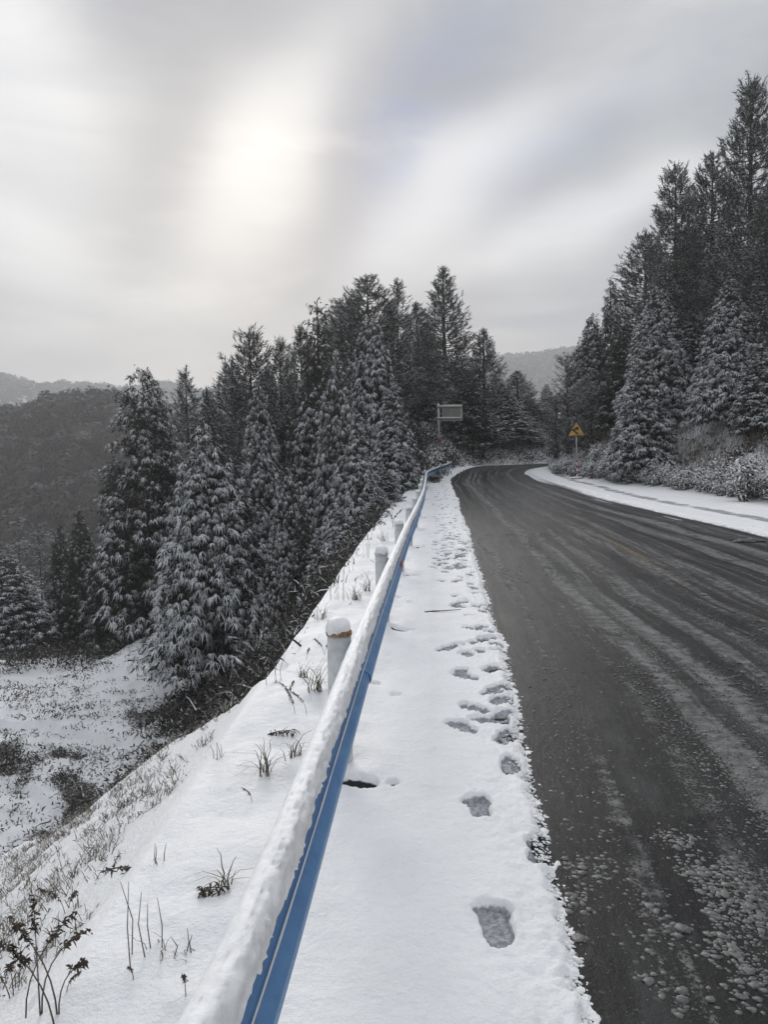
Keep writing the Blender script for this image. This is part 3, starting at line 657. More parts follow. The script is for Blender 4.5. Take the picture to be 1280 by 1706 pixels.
def make_pine(seed, H, Rb, nb, bare_low=.3, dens=1.0, droop=0.0, shape='cone'):
    r = np.random.default_rng(seed); br = []; TP = []; TD = []; TS = []
    for k in range(nb):
        f = (k+.5)/nb; z = H*(bare_low+(.97-bare_low)*f)
        prof = (1-f)**.62 if shape == 'cone' else ((1-f)**.48*(.75+.6*min(f*2.5, .5)))
        rad = Rb*max(prof, .10)*(.7+.5*r.random())
        az = k*2.399+r.normal()*.5; d = np.array([math.cos(az), math.sin(az), 0]); rise = (.10+.42*f)-droop
        p0 = np.array([0, 0, z]); p1 = d*rad*.6+[0, 0, z+rad*rise*.30]; p2 = d*rad+[0, 0, z+rad*rise+.25*rad]
        br.append((p0, p1, p2, .012+.012*rad)); side = np.array([-d[1], d[0], 0])
        nt_ = max(4, int(rad*9*dens))
        for j in range(nt_):
            t = .25+.75*(j+.5)/nt_; q = (1-t)**2*p0+2*t*(1-t)*p1+t*t*p2; lat = r.normal()*.34*rad*(1.15-t)
            e = q+side*lat+[0, 0, r.normal()*.22+.05]
            TP.append(e); TD.append(d*.75+side*np.sign(lat)*.35+r.normal(size=3)*.35+[0, 0, .55+.5*f]); TS.append((.75+.5*r.random()))
    for j in range(5): TP.append([r.normal()*.06, r.normal()*.06, H*(.965+.008*j)]); TD.append([0, 0, 1.]); TS.append(.9)
    TP = np.array(TP); TD = unit(np.array(TD)); TS = np.array(TS); n = len(TP); nn = 15
    P = np.repeat(TP, nn, 0); D = np.repeat(TD, nn, 0); S_ = np.repeat(TS, nn); st = np.tile(np.linspace(-.20, .20, nn), n)
    P = P+D*(st*S_)[:, None]; D2 = D+r.normal(size=D.shape)*.42
    A = needles(P, D2, .21*S_*(.7+.6*r.random(n*nn)), .034*S_, np.full(n*nn, .38)+r.random(n*nn)*.30, seed)
    # pads of snow lying on some tufts
    m = r.random(n) < .75; Pm = np.repeat(TP[m], 3, 0)+r.normal(size=(3*m.sum(), 3))*.07; k3 = len(Pm)
    Dm = np.repeat(TD[m], 3, 0)*[1, 1, .2]+r.normal(size=(k3, 3))*.7*[1, 1, .25]
    B = tents(Pm+[0, 0, .05], Dm, .20*(.6+.6*r.random(k3)), .055*(.6+.6*r.random(k3)), np.full(k3, .45), .45+.5*r.random(k3), .4)
    return [A, B], br
def proto(kind, folmat, parts, br, H, rt, name, lean=0.0):
    """an unlinked prototype: list of (child name, mesh)"""
    o1 = foliage_obj('crown', parts, folmat)
    tr = [(np.array([[0, 0, -.6], [.03, .02, H*.3], [-.03, .02, H*.65], [0, 0, H*.99]]), [rt*1.25, rt*.85, rt*.5, rt*.08])]
    o2 = tubes_obj('trunk', tr, BARK, n=8)
    o3 = tubes_obj('limbs', limb_tubes(br, 0), BARK, n=4)
    ms = [('trunk', o2.data), ('branches', o3.data), ('crown', o1.data)]
    for o in (o1, o2, o3): bpy.data.objects.remove(o)
    return dict(H=H, ms=ms, name=name)
PROTO = {}
def R_(k, folmat, fn, args, H, R, rt, name):
    p, br = fn(*args); PROTO[k] = proto(k, folmat, p, br, H, rt, name); PROTO[k]['R'] = R
R_('firA', FIR, make_fir, (1, 12, 2.9, 190, .10, 0, .80, 1.3, 1.0), 12, 2.9, .20, 'fir_tree')
R_('firB', FIR, make_fir, (2, 12, 2.4, 175, .16, .05, .72, .95, 1.0), 12, 2.4, .19, 'fir_tree')
R_('firC', FIR, make_fir, (3, 12, 2.2, 150, .24, .15, .90, .62, 1.0), 12, 2.2, .17, 'fir_tree')
R_('firD', FIR, make_fir, (4, 10, 2.0, 130, .14, .0, .95, 1.2, 1.0), 10, 2.0, .15, 'fir_tree')
R_('slim', FIR, make_fir, (5, 14, 2.4, 150, .35, .28, .55, .95, .9), 14, 2.4, .14, 'fir_tree')
R_('pineA', PINE, make_pine, (11, 14, 2.6, 150, .18, 1.15, 0, 'cone'), 14, 2.6, .20, 'pine_tree')
R_('pineB', PINE, make_pine, (12, 15, 2.5, 130, .30, 1.1, 0, 'round'), 15, 2.5, .20, 'pine_tree')
R_('pineC', PINE, make_pine, (13, 14, 1.9, 95, .30, 1.0, 0, 'cone'), 14, 1.9, .15, 'pine_tree')
R_('pineD', PINE, make_pine, (14, 17, 3.0, 190, .12, 1.15, .15, 'round'), 17, 3.0, .24, 'pine_tree')

def place_tree(kind, px, ptop, Y, hw, label, cat='tree', group=None, sink=.3, rz=None, base_px=None):
    """stand a tree at its place on the land: px / ptop / Y give where its tip is, hw its half width in photo pixels"""
    P = PROTO[kind]; tip = at(px, ptop, Y); gz = ground_z(tip[0], Y)
    if base_px is not None: gz = min(gz, at(px, base_px, Y)[2]) if False else gz
    H = max(tip[2]-gz, 1.5); R = hw/FPX*Y
    t = thing(P['name'], label, cat, (tip[0], Y, gz), rz if rz is not None else random.uniform(0, 6.28), group)
    sz = H/P['H']; sx = R/P['R']
    for nm, me in P['ms']:
        c = bpy.data.objects.new(nm, me); COL.objects.link(c); c.parent = t; c.scale = (sx, sx, sz)
    t['h'] = 0; del t['h']
    return t

TREES = [
 # left wood, front row
 ('firA', 340, 700, 30.5, 118, 'broad snow-laden fir, biggest of the front row left of the guardrail'),
 ('slim', 236, 610, 38.5, 82, 'tall thin fir with bare upper trunk and small tuft on top, behind the broad fir'),
 ('firC', 131, 846, 46, 46, 'dark fir standing left of the tall thin fir, above the snowy field'),
 ('firC', 98, 868, 49, 34, 'narrow dark fir squeezed beside another at the far end of the field'),
 ('firB', 8, 925, 44, 75, 'dark low fir cut by the left edge of the photo'),
 ('firB', 482, 768, 31, 58, 'small snowy fir standing just right of the broad front fir'),
 ('firD', 566, 838, 25, 48, 'low snowy young fir growing closest to the guardrail verge'),
 ('firD', 594, 690, 30, 62, 'snowy fir between the young fir and the dark gap, mid left wood'),
 ('firD', 655, 640, 38, 55, 'snowy pointed fir standing left of the back of the road sign'),
 ('firB', 430, 730, 36, 62, 'dark fir filling the gap behind the broad front fir'),
 ('firA', 618, 520, 44, 82, 'tall snowy fir in the middle of the left wood under the pines'),
 ('firC', 528, 495, 43, 78, 'tall fir with a sharp dark tip, left of the tallest middle pines'),
 ('firB', 708, 562, 62, 52, 'snowy fir right above the back of the road sign'),
 ('firB', 560, 600, 37, 62, 'snowy fir in the heart of the left wood, below the sharp-tipped fir'),
 ('firC', 692, 690, 61, 36, 'small fir just left of the road sign pole'),
 ('pineB', 612, 460, 50, 88, 'tall round-topped pine crowning the middle of the left wood'),
 ('pineC', 662, 466, 52, 48, 'slender open-topped pine between the two tallest pines of the left wood'),
 ('pineA', 738, 446, 63, 60, 'tallest right-hand pine of the left wood, sky showing through its crown'),
 ('pineA', 806, 548, 64, 46, 'free-standing pine at the outside of the road bend'),
 ('pineB', 415, 548, 44, 82, 'spreading pine rising above the broad front fir'),
 ('pineC', 308, 616, 46, 62, 'thin pine with upright sparse twigs, right of the tall thin fir'),
 ('pineA', 466, 566, 46, 68, 'dense pine standing between the spreading pine and the sharp-tipped fir'),
 ('pineA', 345, 650, 42, 66, 'pine half hidden behind the top of the broad front fir'),
 ('firC', 770, 640, 60, 42, 'narrow fir behind the right end of the road sign panel'),
 ('firB', 835, 640, 68, 36, 'snowy fir at the foot of the free-standing pine by the bend'),
 ('pineA', 862, 618, 70, 40, 'pine behind the bend, below the far grey mountain'),
 ('firB', 845, 655, 63, 46, 'bushy fir on the bank right above the road bend'),
 ('firD', 880, 690, 63, 36, 'low fir on the bank at the last visible bit of road'),
 ('firC', 788, 625, 59, 42, 'dark fir on the bank left of the free-standing pine'),
 ('firB', 818, 690, 61.5, 36, 'short fir low on the bank outside the road bend'),
 ('firC', 905, 700, 66, 30, 'shadowy fir where the road disappears'),
 ('firD', 775, 705, 60, 30, 'short dark fir on the bank right of the road sign'),
 ('firD', 455, 900, 24, 40, 'small fir deep below the verge, beside the broad front fir'),
 ('firD', 530, 880, 22, 42, 'small bushy fir just below the verge edge, mid left'),
 ('firC', 505, 830, 27, 46, 'dark fir standing behind the small bushy fir below the verge'),
 ('firD', 630, 810, 29, 36, 'last small fir below the far end of the verge'),
 ('firD', 911, 640, 80, 17, 'small pointed fir at the end of the gap beyond the bend'),
 ('firC', 888, 668, 72, 28, 'dark fir closing the road view behind the bend'),
 ('firB', 520, 640, 41, 70, 'shaded fir deep inside the left wood, mostly hidden'),
 ('firC', 395, 800, 31, 70, 'low dark fir behind the right flank of the broad front fir'),
 ('firC', 190, 760, 42, 60, 'mid-height fir left of the trunk of the tall thin fir'),
 ('firB', 640, 780, 31, 42, 'low fir against the verge below the mid left wood'),
 ('pineA', 500, 545, 52, 72, 'pine in the second rank, between the dense pine and the sharp-tipped fir'),
 ('pineB', 570, 498, 54, 72, 'pine just left of the tallest middle pine, set back'),
 ('pineA', 694, 505, 58, 56, 'pine set back in the notch between the two tallest crowns'),
 ('pineB', 385, 602, 50, 62, 'pine set back left of the spreading pine'),
 ('firB', 270, 680, 41, 48, 'fir standing close behind the tall thin fir'),
 ('firA', 430, 640, 40, 66, 'full fir under the spreading pine'),
 ('firB', 760, 610, 68, 40, 'fir in the dip between the tallest right-hand pine and the free-standing pine'),
 # right wood
 ('pineD', 1252, 128, 40, 80, 'tallest pine of the right wood, reaching highest in the sky'),
 ('pineD', 1126, 272, 44, 70, 'tall pine forming the left shoulder of the right wood'),
 ('pineB', 1188, 254, 45, 66, 'tall pine between the two tallest crowns of the right wood'),
 ('firC', 1019, 458, 52, 40, 'slender pointed fir rising alone at the left end of the right wood'),
 ('firA', 1096, 476, 41, 68, 'snowy fir with drooping boughs in front of the tall left shoulder pine'),
 ('firA', 1218, 464, 36, 72, 'snow-laden fir on the ledge above the cut bank, rightmost of the front firs'),
 ('firB', 1160, 520, 42, 50, 'snowy fir between the two large front firs of the right wood'),
 ('firB', 987, 522, 53, 50, 'snowy fir at the left foot of the slender pointed fir'),
 ('firD', 1070, 592, 38.5, 62, 'low wide snowy fir standing lowest on the bank, behind the roadside bushes'),
 ('pineB', 1076, 388, 47, 62, 'pine filling the slope below the left shoulder pine'),
 ('pineA', 1290, 300, 36, 90, 'dark pine cut by the right edge of the photo'),
 ('firC', 1040, 540, 46, 52, 'shaded fir behind the low wide fir of the right bank'),
 ('firC', 962, 574, 57, 46, 'dark fir at the leftmost end of the right wood, behind the warning sign'),
 ('pineD', 1160, 380, 50, 80, 'pine deep in the right wood behind the front firs'),
 ('firB', 1282, 560, 33.5, 60, 'fir at the right edge of the photo above the bank'),
]
for k, (kind, px, pt, Y, hw, lab) in enumerate(TREES):
    place_tree(kind, px, pt, Y, hw, lab)
# a thin bare larch on the far left, and a bare brown thicket tree behind the warning sign
def bare_tree(px, ptop, Y, hw, label, seed, nbr=70, col=STEM):
    r = np.random.default_rng(seed); tip = at(px, ptop, Y); gz = ground_z(tip[0], Y); H = tip[2]-gz; Rb = hw/FPX*Y
    t = thing('bare_tree', label, 'tree', (tip[0], Y, gz))
    tubes_obj('trunk', [(np.array([[0, 0, -.4], [.05, 0, H*.4], [0, .03, H*.98]]), [.09, .06, .012])], BARK, t, 6)
    tl = []; P = []; D = []
    for k in range(nbr):
        f = .12+.85*r.random(); L = Rb*(1-f)**.5*(.5+.6*r.random())+.2; az = r.random()*6.28; d = np.array([math.cos(az), math.sin(az), .55+.4*r.random()])
        p0 = np.array([0, 0, H*f]); p1 = p0+d*L*.55; p2 = p1+(d+r.normal(size=3)*.25)*L*.5; tl.append(([p0, p1, p2], [.02, .012, .004]))
        for j in range(9):
            tt_ = r.random(); q = p0+(p2-p0)*tt_; e = q+(d*.5+r.normal(size=3)*.55)*L*.28; tl.append(([q, (q+e)/2+r.normal(size=3)*.03, e], [.008, .006, .003]))
            for _ in range(3): P.append(q+(e-q)*r.random()); D.append(d*.3+r.normal(size=3))
    tubes_obj('branches', [(np.array(a), b) for a, b in tl], col, t, 3)
    P = np.array(P); n = len(P); foliage_obj('twig_snow', [tents(P, np.array(D)*[1, 1, .3], .14+.1*r.random(n), np.full(n, .035), np.full(n, .2), .4+.5*r.random(n))], PINE, t)
bare_tree(62, 872, 55, 42, 'bare grey larch dusted with snow left of the dark firs', 31)
bare_tree(30, 900, 52, 40, 'second thin bare larch, nearer the left edge of the photo', 32)
bare_tree(945, 590, 50, 50, 'bare brown broadleaf tree behind the yellow warning sign', 33, 110)
bare_tree(985, 640, 47, 45, 'low bare brown thicket tree right of the yellow warning sign', 34, 110)
bare_tree(925, 655, 54, 32, 'short brown bare tree left of the yellow warning sign', 35, 90)

# ------------------------------------------------------------------ far woods: one mass of crowns on each slope
def canopy(name, pts, rad, tri, size, seed, m=WOODCAN, tall=1.0):
    r = np.random.default_rng(seed); n = len(pts)
    C = np.repeat(pts, tri, 0); R0 = np.repeat(rad, tri)
    d = unit(r.normal(size=(n*tri, 3))); d[:, 2] = np.abs(d[:, 2])*1.0
    lump = 1+.18*np.sin(d[:, 0]*5+C[:, 0])*np.cos(d[:, 1]*4+C[:, 1])
    P = C + d*R0[:, None]*lump[:, None]*(.72+.3*r.random((n*tri, 1)))*[1, 1, tall]
    D = unit(np.cross(d, r.normal(size=d.shape))); D = unit(D+r.normal(size=d.shape)*.22); L = size*(.6+.8*r.random(n*tri))*R0
    SD_ = unit(np.cross(D, d)); P0 = P-D*L[:, None]*.5; w_ = L[:, None]*.42
    V = np.stack([P0-SD_*w_, P0+SD_*w_, P0+D*L[:, None]], 1).reshape(-1, 3); T = np.arange(n*tri)[:, None]*3+[[0, 1, 2]]; S = np.repeat(np.repeat(.05+.40*r.random(n), tri)+.45*d[:, 2]**2, 3)
    o = mesh_obj(name, V, T, m, None, False, {'snow': S}); return tag(o, kind='stuff')
r_ = np.random.default_rng(5)
N = 2300; X = r_.uniform(-290, 60, N); Y = r_.uniform(128, 330, N); k = (X/Y > -.75) & (X/Y < .1)
X = X[k]; Y = Y[k]; Z = terrain(X, Y); rad = r_.uniform(2.8, 6.2, len(X))
o = canopy('hillside_wood', np.c_[X, Y, Z+1.6], rad, 210, .24, 6, tall=1.15)
tag(o, 'dark misty wood covering the near hill on the left')
for nm, xa, xb, seed, lab in (('mountain_wood', -1050, -100, 8, 'pale hazy wood on the far mountain ridge at the left'), ('mountain_wood', 60, 560, 9, 'grey hazy wood on the far mountain above the road bend')):
    N = 9000; X = r_.uniform(xa, xb, N); Y = r_.uniform(800, 1500, N); D_ = np.hypot(X, Y); k = (D_ < 1450) & (D_ > 820); X = X[k]; Y = Y[k]
    Z = terrain(X, Y); o = canopy(nm, np.c_[X, Y, Z+1], r_.uniform(5, 8, len(X)), 14, .75, seed, tall=1.5); tag(o, lab)
# nearer dark wood closing the low ground behind the first trees
N = 260; X = r_.uniform(-60, -9, N); Y = r_.uniform(58, 120, N); k = (X/Y < -.12); X = X[k]; Y = Y[k]
Z = terrain(X, Y); o = canopy('valley_wood', np.c_[X, Y, Z+2.0], r_.uniform(1.8, 3.2, len(X)), 300, .15, 12, PINE, 1.6); tag(o, 'dark wood on the low ground behind the left firs')

# ------------------------------------------------------------------ undergrowth and grass (stuff)
def scatter_under(name, n, region, hgt, leafw, m, seed, lab, per=16, snow=.5, upw=.9):
    r = np.random.default_rng(seed); X, Y = region(r, n); Z = terrain(X, Y); n = len(X)
    P = np.repeat(np.c_[X, Y, Z], per, 0); N_ = n*per
    off = r.normal(size=(N_, 3))*[.22, .22, 0]; h = r.random(N_)*hgt*np.repeat(.5+r.random(n), per)
    D = r.normal(size=(N_, 3))*.7+[0, 0, upw]
    T_ = blades(P+off+np.c_[0*h, 0*h, h*.6], D, .16+.5*hgt*r.random(N_)*.5, leafw*(.6+.8*r.random(N_)), np.full(N_, .35), snow*(.3+1.0*r.random(N_)), seed)
    o = foliage_obj(name, [T_], m); tag(o, lab, kind='stuff'); return o
def reg_left(r, n):
    Y = r.uniform(20, 56, n); X = Xe(Y) - .15 - r.random(n)**1.3*9; far_ = (r.random(n) < .3); X = np.where(far_, -8-r.random(n)*20, X); Y = np.where(far_, 37+r.random(n)*18, Y); k = (X > -.34*Y-1) | far_ ; return X[k], Y[k]
scatter_under('undergrowth', 5600, reg_left, .8, .05, SHRUB, 21, 'dark snow-dusted undergrowth on the slope under the left trees')
def reg_near(r, n):
    Y = r.uniform(6.3, 27, n); X = Xe(Y) - .10 - r.random(n)**1.2*4.5; k = Y > 6.6+.62*np.maximum(-1.2-X, 0)**.92; return X[k], Y[k]
scatter_under('verge_scrub', 6500, reg_near, .42, .017, SHRUB, 27, 'dark thin scrub dusted with snow just below the edge of the verge', 22, .55)
def reg_bend(r, n):
    q = r.uniform(130, 232, n).astype(int); t = .7+r.random(n)**1.2*7; tn = unit(np.gradient(LC, axis=0))[q]
    return LC[q, 0]-tn[:, 1]*t, LC[q, 1]+tn[:, 0]*t
scatter_under('bank_undergrowth', 1600, reg_bend, 1.2, .05, SHRUB, 22, 'snowy scrub on the bank outside the road bend', 18, .6)
def reg_rbank(r, n):
    q = r.uniform(80, 232, n); P = cidx(RC, q); tn = unit(np.gradient(RC, axis=0)); tn = cidx(tn, q); t = Wd(P[:, 1])+1.2+r.random(n)*9
    return P[:, 0]+tn[:, 1]*t, P[:, 1]-tn[:, 0]*t
scatter_under('bank_undergrowth', 1500, reg_rbank, .55, .04, SHRUB, 23, 'dark snow-flecked scrub on the right cut bank', 12, .95)
def reg_reed(r, n):
    q = r.uniform(95, 200, n); P = cidx(RC, q); tn = unit(np.gradient(RC, axis=0)); tn = cidx(tn, q); t = Wd(P[:, 1])+1.1+r.random(n)*2.6
    return P[:, 0]+tn[:, 1]*t, P[:, 1]-tn[:, 0]*t
scatter_under('dry_reeds', 800, reg_reed, 1.5, .018, DRY, 24, 'brown dry reeds standing at the foot of the right bank', 12, .12, 3.2)
def reg_field(r, n):
    X = r.uniform(-21, -7, n); Y = r.uniform(15, 36, n); Y = np.round(Y/.8)*.8+r.normal(size=n)*.10
    k = (terrain(X, Y) < -6.2); return X[k], Y[k]
scatter_under('field_plants', 2300, reg_field, .16, .035, SHRUB, 25, 'small withered crop plants poking through snow in the low field', 7, .5)
def reg_bench(r, n):
    Y = r.uniform(1.6, 10.5, n); X = Xe(Y)-.25-r.random(n)*6.5; k = (Y < 6.9+.62*np.maximum(-1.2-X, 0)**.92) & (vnoise(X*2.2, Y*2.2, 9)+.35*vnoise(X*7, Y*7, 8) > .42+.35*np.exp(-(Xe(Y)-X)/.35)); return X[k], Y[k]
def grass_tufts(name, region, n, seed, lab, k=1.0):
    r = np.random.default_rng(seed); X, Y = region(r, n); Z = terrain(X, Y); per = 9; n = len(X); N_ = n*per
    P = np.repeat(np.c_[X, Y, Z], per, 0)+r.normal(size=(N_, 3))*[.028, .028, 0]
    D = r.normal(size=(N_, 3))*.35+[.05, 0, 1.0]
    T_ = blades(P, D*[k, k, 1], k*(.05+.09*r.random(N_)), np.full(N_, .0045), .25+.5*r.random(N_), .35+.6*r.random(N_), seed)
    o = foliage_obj(name, [T_], DRY); tag(o, lab, kind='stuff')
grass_tufts('slope_grass', reg_bench, 7000, 26, 'short dry grass poking through snow on the left slope')

def reg_verge(r, n):
    Y = 1.9*np.exp(r.random(n)*2.7); X = Xe(Y)+.05+(Xr(Y)+.02-Xe(Y))*r.random(n)**.6; k = vnoise(X*1.8+3, Y*1.3, 19) > .58; return X[k], Y[k]
grass_tufts('verge_grass', reg_verge, 620, 28, 'thin dry grass blades on the snowy verge', 1.3)
def reg_patch(r, n):
    X = r.uniform(-20, -6.5, n); Y = r.uniform(14, 36, n); Z = terrain(X, Y); b, _ = bare_mask(X, Y, Z); k = (Z < -5.5) & (b > .40); return X[k], Y[k]
scatter_under('field_scrub', 5200, reg_patch, .22, .028, SHRUB, 29, 'dark withered scrub in the bare gullies of the low field', 9, .55)
# ------------------------------------------------------------------ guardrail
BLUE = None
def blue_mat():
    m, t, b = mat('blue_painted_steel'); oc = pos(t)
    n = noise(t, oc, 6, 4, .6); n2 = noise(t, oc, 34, 3, .6); n3 = noise(t, oc, 90, 3, .6)
    c = mixc(t, sstep(t, n.outputs[0], .3, .7), (.065, .19, .40, 1), (.10, .255, .48, 1))
    c = mixc(t, M_(t, 'MULTIPLY', sstep(t, n2.outputs[0], .66, .74), .55), c, (.40, .50, .62, 1))   # specks of frozen spray
    c = mixc(t, M_(t, 'MULTIPLY', sstep(t, n3.outputs[0], .45, .75), .35), c, (.14, .18, .24, 1))
    t.links.new(c, b.inputs['Base Color']); b.inputs['Roughness'].default_value = .38
    bump(t, b, n2.outputs[0], .12, .004); return m
BLUE = blue_mat()
POSTM = plain('white_post_paint', (.56, .57, .555), .45, 0, .10, 10, .1)
RUST = plain('rusty_rim', (.34, .20, .10), .8, 0, .3, 40, .3)
def capsnow_mat():
    m, t, b = mat('clinging_snow'); p = pos(t)
    n1 = noise(t, p, 26, 4, .65); n2 = noise(t, p, 120, 3, .6)
    t.links.new(mixc(t, sstep(t, n1.outputs[0], .3, .7), (.73, .727, .725, 1), (.84, .835, .828, 1)), b.inputs['Base Color'])
    b.inputs['Roughness'].default_value = .6; b.inputs['Specular IOR Level'].default_value = .2
    bump(t, b, M_(t, 'ADD', n1.outputs[0], M_(t, 'MULTIPLY', n2.outputs[0], .35)), .35, .009); return m
CAPS = capsnow_mat()
REDREF = plain('red_reflector', (.45, .10, .05), .35, 0, .1)
BOLT = plain('galvanised_bolt', (.20, .22, .25), .4, .8, .2, 40)
def rail_frame(y):
    """post centre line point, tangent and right-hand normal at distance y"""
    i = np.searchsorted(RAILC[:, 1], y) ; i = min(max(i, 1), len(RAILC)-2)
    tg = unit(RAILC[i+1]-RAILC[i-1]); x = float(Xr(y)); return np.array([x, y]), tg, np.array([tg[1], -tg[0]])
RO = .095
RT = .69   # middle height of the beam above the road
guard = thing('guardrail', 'long blue crash barrier with white posts, thick snow on its top, along the left verge', 'guardrail', (float(Xr(4.4)), 4.4, 0))
goff = Vector(guard.location)
def child(o):
    o.parent = guard; o.location = o.location-goff; return o
PROF = [(.034, .155), (.040, .150), (.056, .133), (.079, .118), (.085, .106), (.085, .084), (.079, .072), (.040, .042), (.012, .022), (.006, .010), (.006, -.010), (.012, -.022), (.040, -.042), (.079, -.072), (.085, -.084), (.085, -.106), (.079, -.118), (.052, -.133), (.030, -.150), (.018, -.155)]
def rail_h(y): return float(zr(y))+RT-(.04*float(ss(40, 48, y)))
def beam(y0, y1, out, name='rail_beam'):
    n = max(6, int((y1-y0)/.14)); P = []
    for y in np.linspace(y0, y1, n):
        c, tg, nr_ = rail_frame(y); h = rail_h(y)
        for dd in (0, -.004):
            for a, z in PROF: P.append([c[0]+nr_[0]*(a-.09*z+.004+RO+out+dd), c[1]+nr_[1]*(a-.09*z+.004+RO+out+dd), h+z])
    k = len(PROF); V = np.array(P); Q = []
    for i in range(n-1):
        b0 = i*2*k; b1 = (i+1)*2*k
        for j in range(k-1):
            Q.append([b0+j, b1+j, b1+j+1, b0+j+1]); Q.append([b0+k+j, b0+k+j+1, b1+k+j+1, b1+k+j])
        Q.append([b0, b0+k, b1+k, b1]); Q.append([b0+k-1, b1+k-1, b1+2*k-1, b0+2*k-1])
    for e in (0, (n-1)*2*k):
        for j in range(k-1): Q.append([e+j, e+j+1, e+k+j+1, e+k+j])
    o = mesh_obj(name, V, np.array(Q), BLUE, None, False); return child(o)
ends = [-1.6] + [y+.16 for y in POSTY]
joints = [-1.6, 4.56, 8.4, 12.3, 16.2, 20.2, 24.2, 28.2, 32.2, 36.2, 39.8, 42.8, 45.4, 48.3]
# each 4 m beam overlaps the next by 0.3 m, alternately in front
for i in range(len(joints)-1): beam(joints[i]-(.30 if i else 0), joints[i+1], .008*(i % 2))
# bolts at the nearer splices
for y in joints[1:5]:
    for dy_ in (-.05, -.25):
        for z in (-.0, .095, -.095):
            c, tg, nr_ = rail_frame(y+dy_); bm = bmesh.new()
            bmesh.ops.create_cone(bm, cap_ends=True, segments=8, radius1=.013, radius2=.010, depth=.012)
            a = .088 if z else .010
            o = bm_obj('bolt', bm, BOLT); o.matrix_world = Matrix.Translation((c[0]+nr_[0]*(a+RO+.012), c[1]+nr_[1]*(a+RO+.012), rail_h(y)+z)) @ Matrix.Rotation(math.atan2(nr_[1], nr_[0]), 4, 'Z') @ Matrix.Rotation(PI/2, 4, 'Y')
            child(o)
def cyl_bm(r, z0, z1, n=20, cap=True, x=0, y=0):
    bm = bmesh.new(); bmesh.ops.create_cone(bm, cap_ends=cap, segments=n, radius1=r, radius2=r, depth=z1-z0, matrix=Matrix.Translation((x, y, (z0+z1)/2))); return bm
def smooth_sides(me):
    for p in me.polygons: p.use_smooth = abs(p.normal.z) < .7
pm = cyl_bm(.07, -.9, .83, 24); post_me = bpy.data.meshes.new('post'); pm.to_mesh(post_me); pm.free(); post_me.materials.append(POSTM); smooth_sides(post_me)
rm_ = cyl_bm(.0755, .808, .842, 24); bmesh.ops.bevel(rm_, geom=rm_.edges[:], offset=.006, segments=2, affect='EDGES'); rim_me = bpy.data.meshes.new('cap_rim'); rm_.to_mesh(rim_me); rm_.free(); rim_me.materials.append(RUST)
rim2 = rim_me.copy(); rim2.materials.clear(); rim2.materials.append(POSTM)
def dome(r, h, seed, n=26, m=12):
    rr = np.random.default_rng(seed); V = [[0, 0, h]]; Q = []; T = []
    ph = rr.random(4)*6
    for i in range(1, m+1):
        f = i/m; a = f*PI/2
        for j in range(n):
            an = j/n*2*PI; w = 1+.05*math.sin(2*an+ph[0])+.04*math.sin(5*an+ph[1])*f
            rad = r*math.sin(a)**.85*w; z = h*math.cos(a)**.75*(1+.06*math.sin(3*an+ph[2])*f) - (.010*(1+math.sin(7*an+ph[3])) if i == m else 0)
            V.append([rad*math.cos(an), rad*math.sin(an), z])
    for j in range(n): T.append([0, 1+j, 1+(j+1) % n])
    for i in range(m-1):
        for j in range(n): a = 1+i*n+j; b_ = 1+i*n+(j+1) % n; Q.append([a, a+n, b_+n, b_])
    me = mesh_obj('tmp', np.array(V), [np.array(Q), np.array(T)], CAPS); d = me.data; bpy.data.objects.remove(me); return d
for i, y in enumerate(POSTY):
    c, tg, nr_ = rail_frame(y); z0 = float(zr(y))
    p = bpy.data.objects.new('post', post_me); COL.objects.link(p); p.location = (c[0], c[1], z0); child(p)
    p.rotation_euler = (0, math.radians(random.uniform(-.8, .8)), 0)
    rme = rim_me if i in (1,) else rim2
    q = bpy.data.objects.new('cap_rim', rme); COL.objects.link(q); q.parent = p
    if i != 9:
        s = bpy.data.objects.new('snow_cap', dome(.074, .078 if i < 3 else .065, 40+i)); COL.objects.link(s); s.parent = p; s.location = (random.uniform(-.006, .006), random.uniform(-.006, .006), .838)
    # spacer between post and beam
    bm = bmesh.new(); bmesh.ops.create_cube(bm, size=1, matrix=Matrix.Translation((.083, 0, RT)) @ Matrix.Diagonal((.028, .09, .18, 1)))
    bk = bm_obj('spacer', bm, BLUE); bk.parent = p; bk.rotation_euler = (0, 0, math.atan2(nr_[1], nr_[0]))
# snow lying along the beam
ry = geo_rows(-.5, 47.9, .0045) if False else np.r_[np.arange(-1.5, 1.0, .03), geo_rows(1.0, 48.1, .0062)]
tp = np.linspace(0, 1, 19); V = []
ry_n = len(ry)
thick = 1+.10*fbm(ry, 0*ry, .8, 3, 201)
for j, a in enumerate(tp):
    # outline of the snow from the back lip over the crown and down the face of the upper wave
    if True:
        ang = PI*(1-a); w = .041; cxo = .061
        ax = cxo+w*np.cos(ang); az = .150+.037*np.sin(ang)**.8
        if a > .70: az = az-(a-.70)/.30*.034; ax = min(ax, .100)
        if a < .15: az = az-(.15-a)/.15*.034
    rowx = np.full(ry_n, ax); rowz = np.full(ry_n, az)
    u_ = fbm(ry, 0*ry+j*.22, 5, 3, 203)*.0035 + fbm(ry, 0*ry+j*.5, 17, 3, 204)*.0022 + fbm(ry, 0*ry+j*.6, 60, 2, 205)*.003
    rowx = cxo+(rowx-cxo)*thick + u_*(1+1.0*(a > .6)); rowz = .158+(rowz-.158)*thick + u_
    if a > .78:                        # ragged lower fringe
        fr = (a-.78)/.22; rowz = rowz + fr*(fbm(ry, 0*ry, 5, 3, 207)*.014+fbm(ry, 0*ry, 44, 3, 208)*.016)
    V.append((rowx, rowz))
P = np.zeros((ry_n, len(tp), 3))
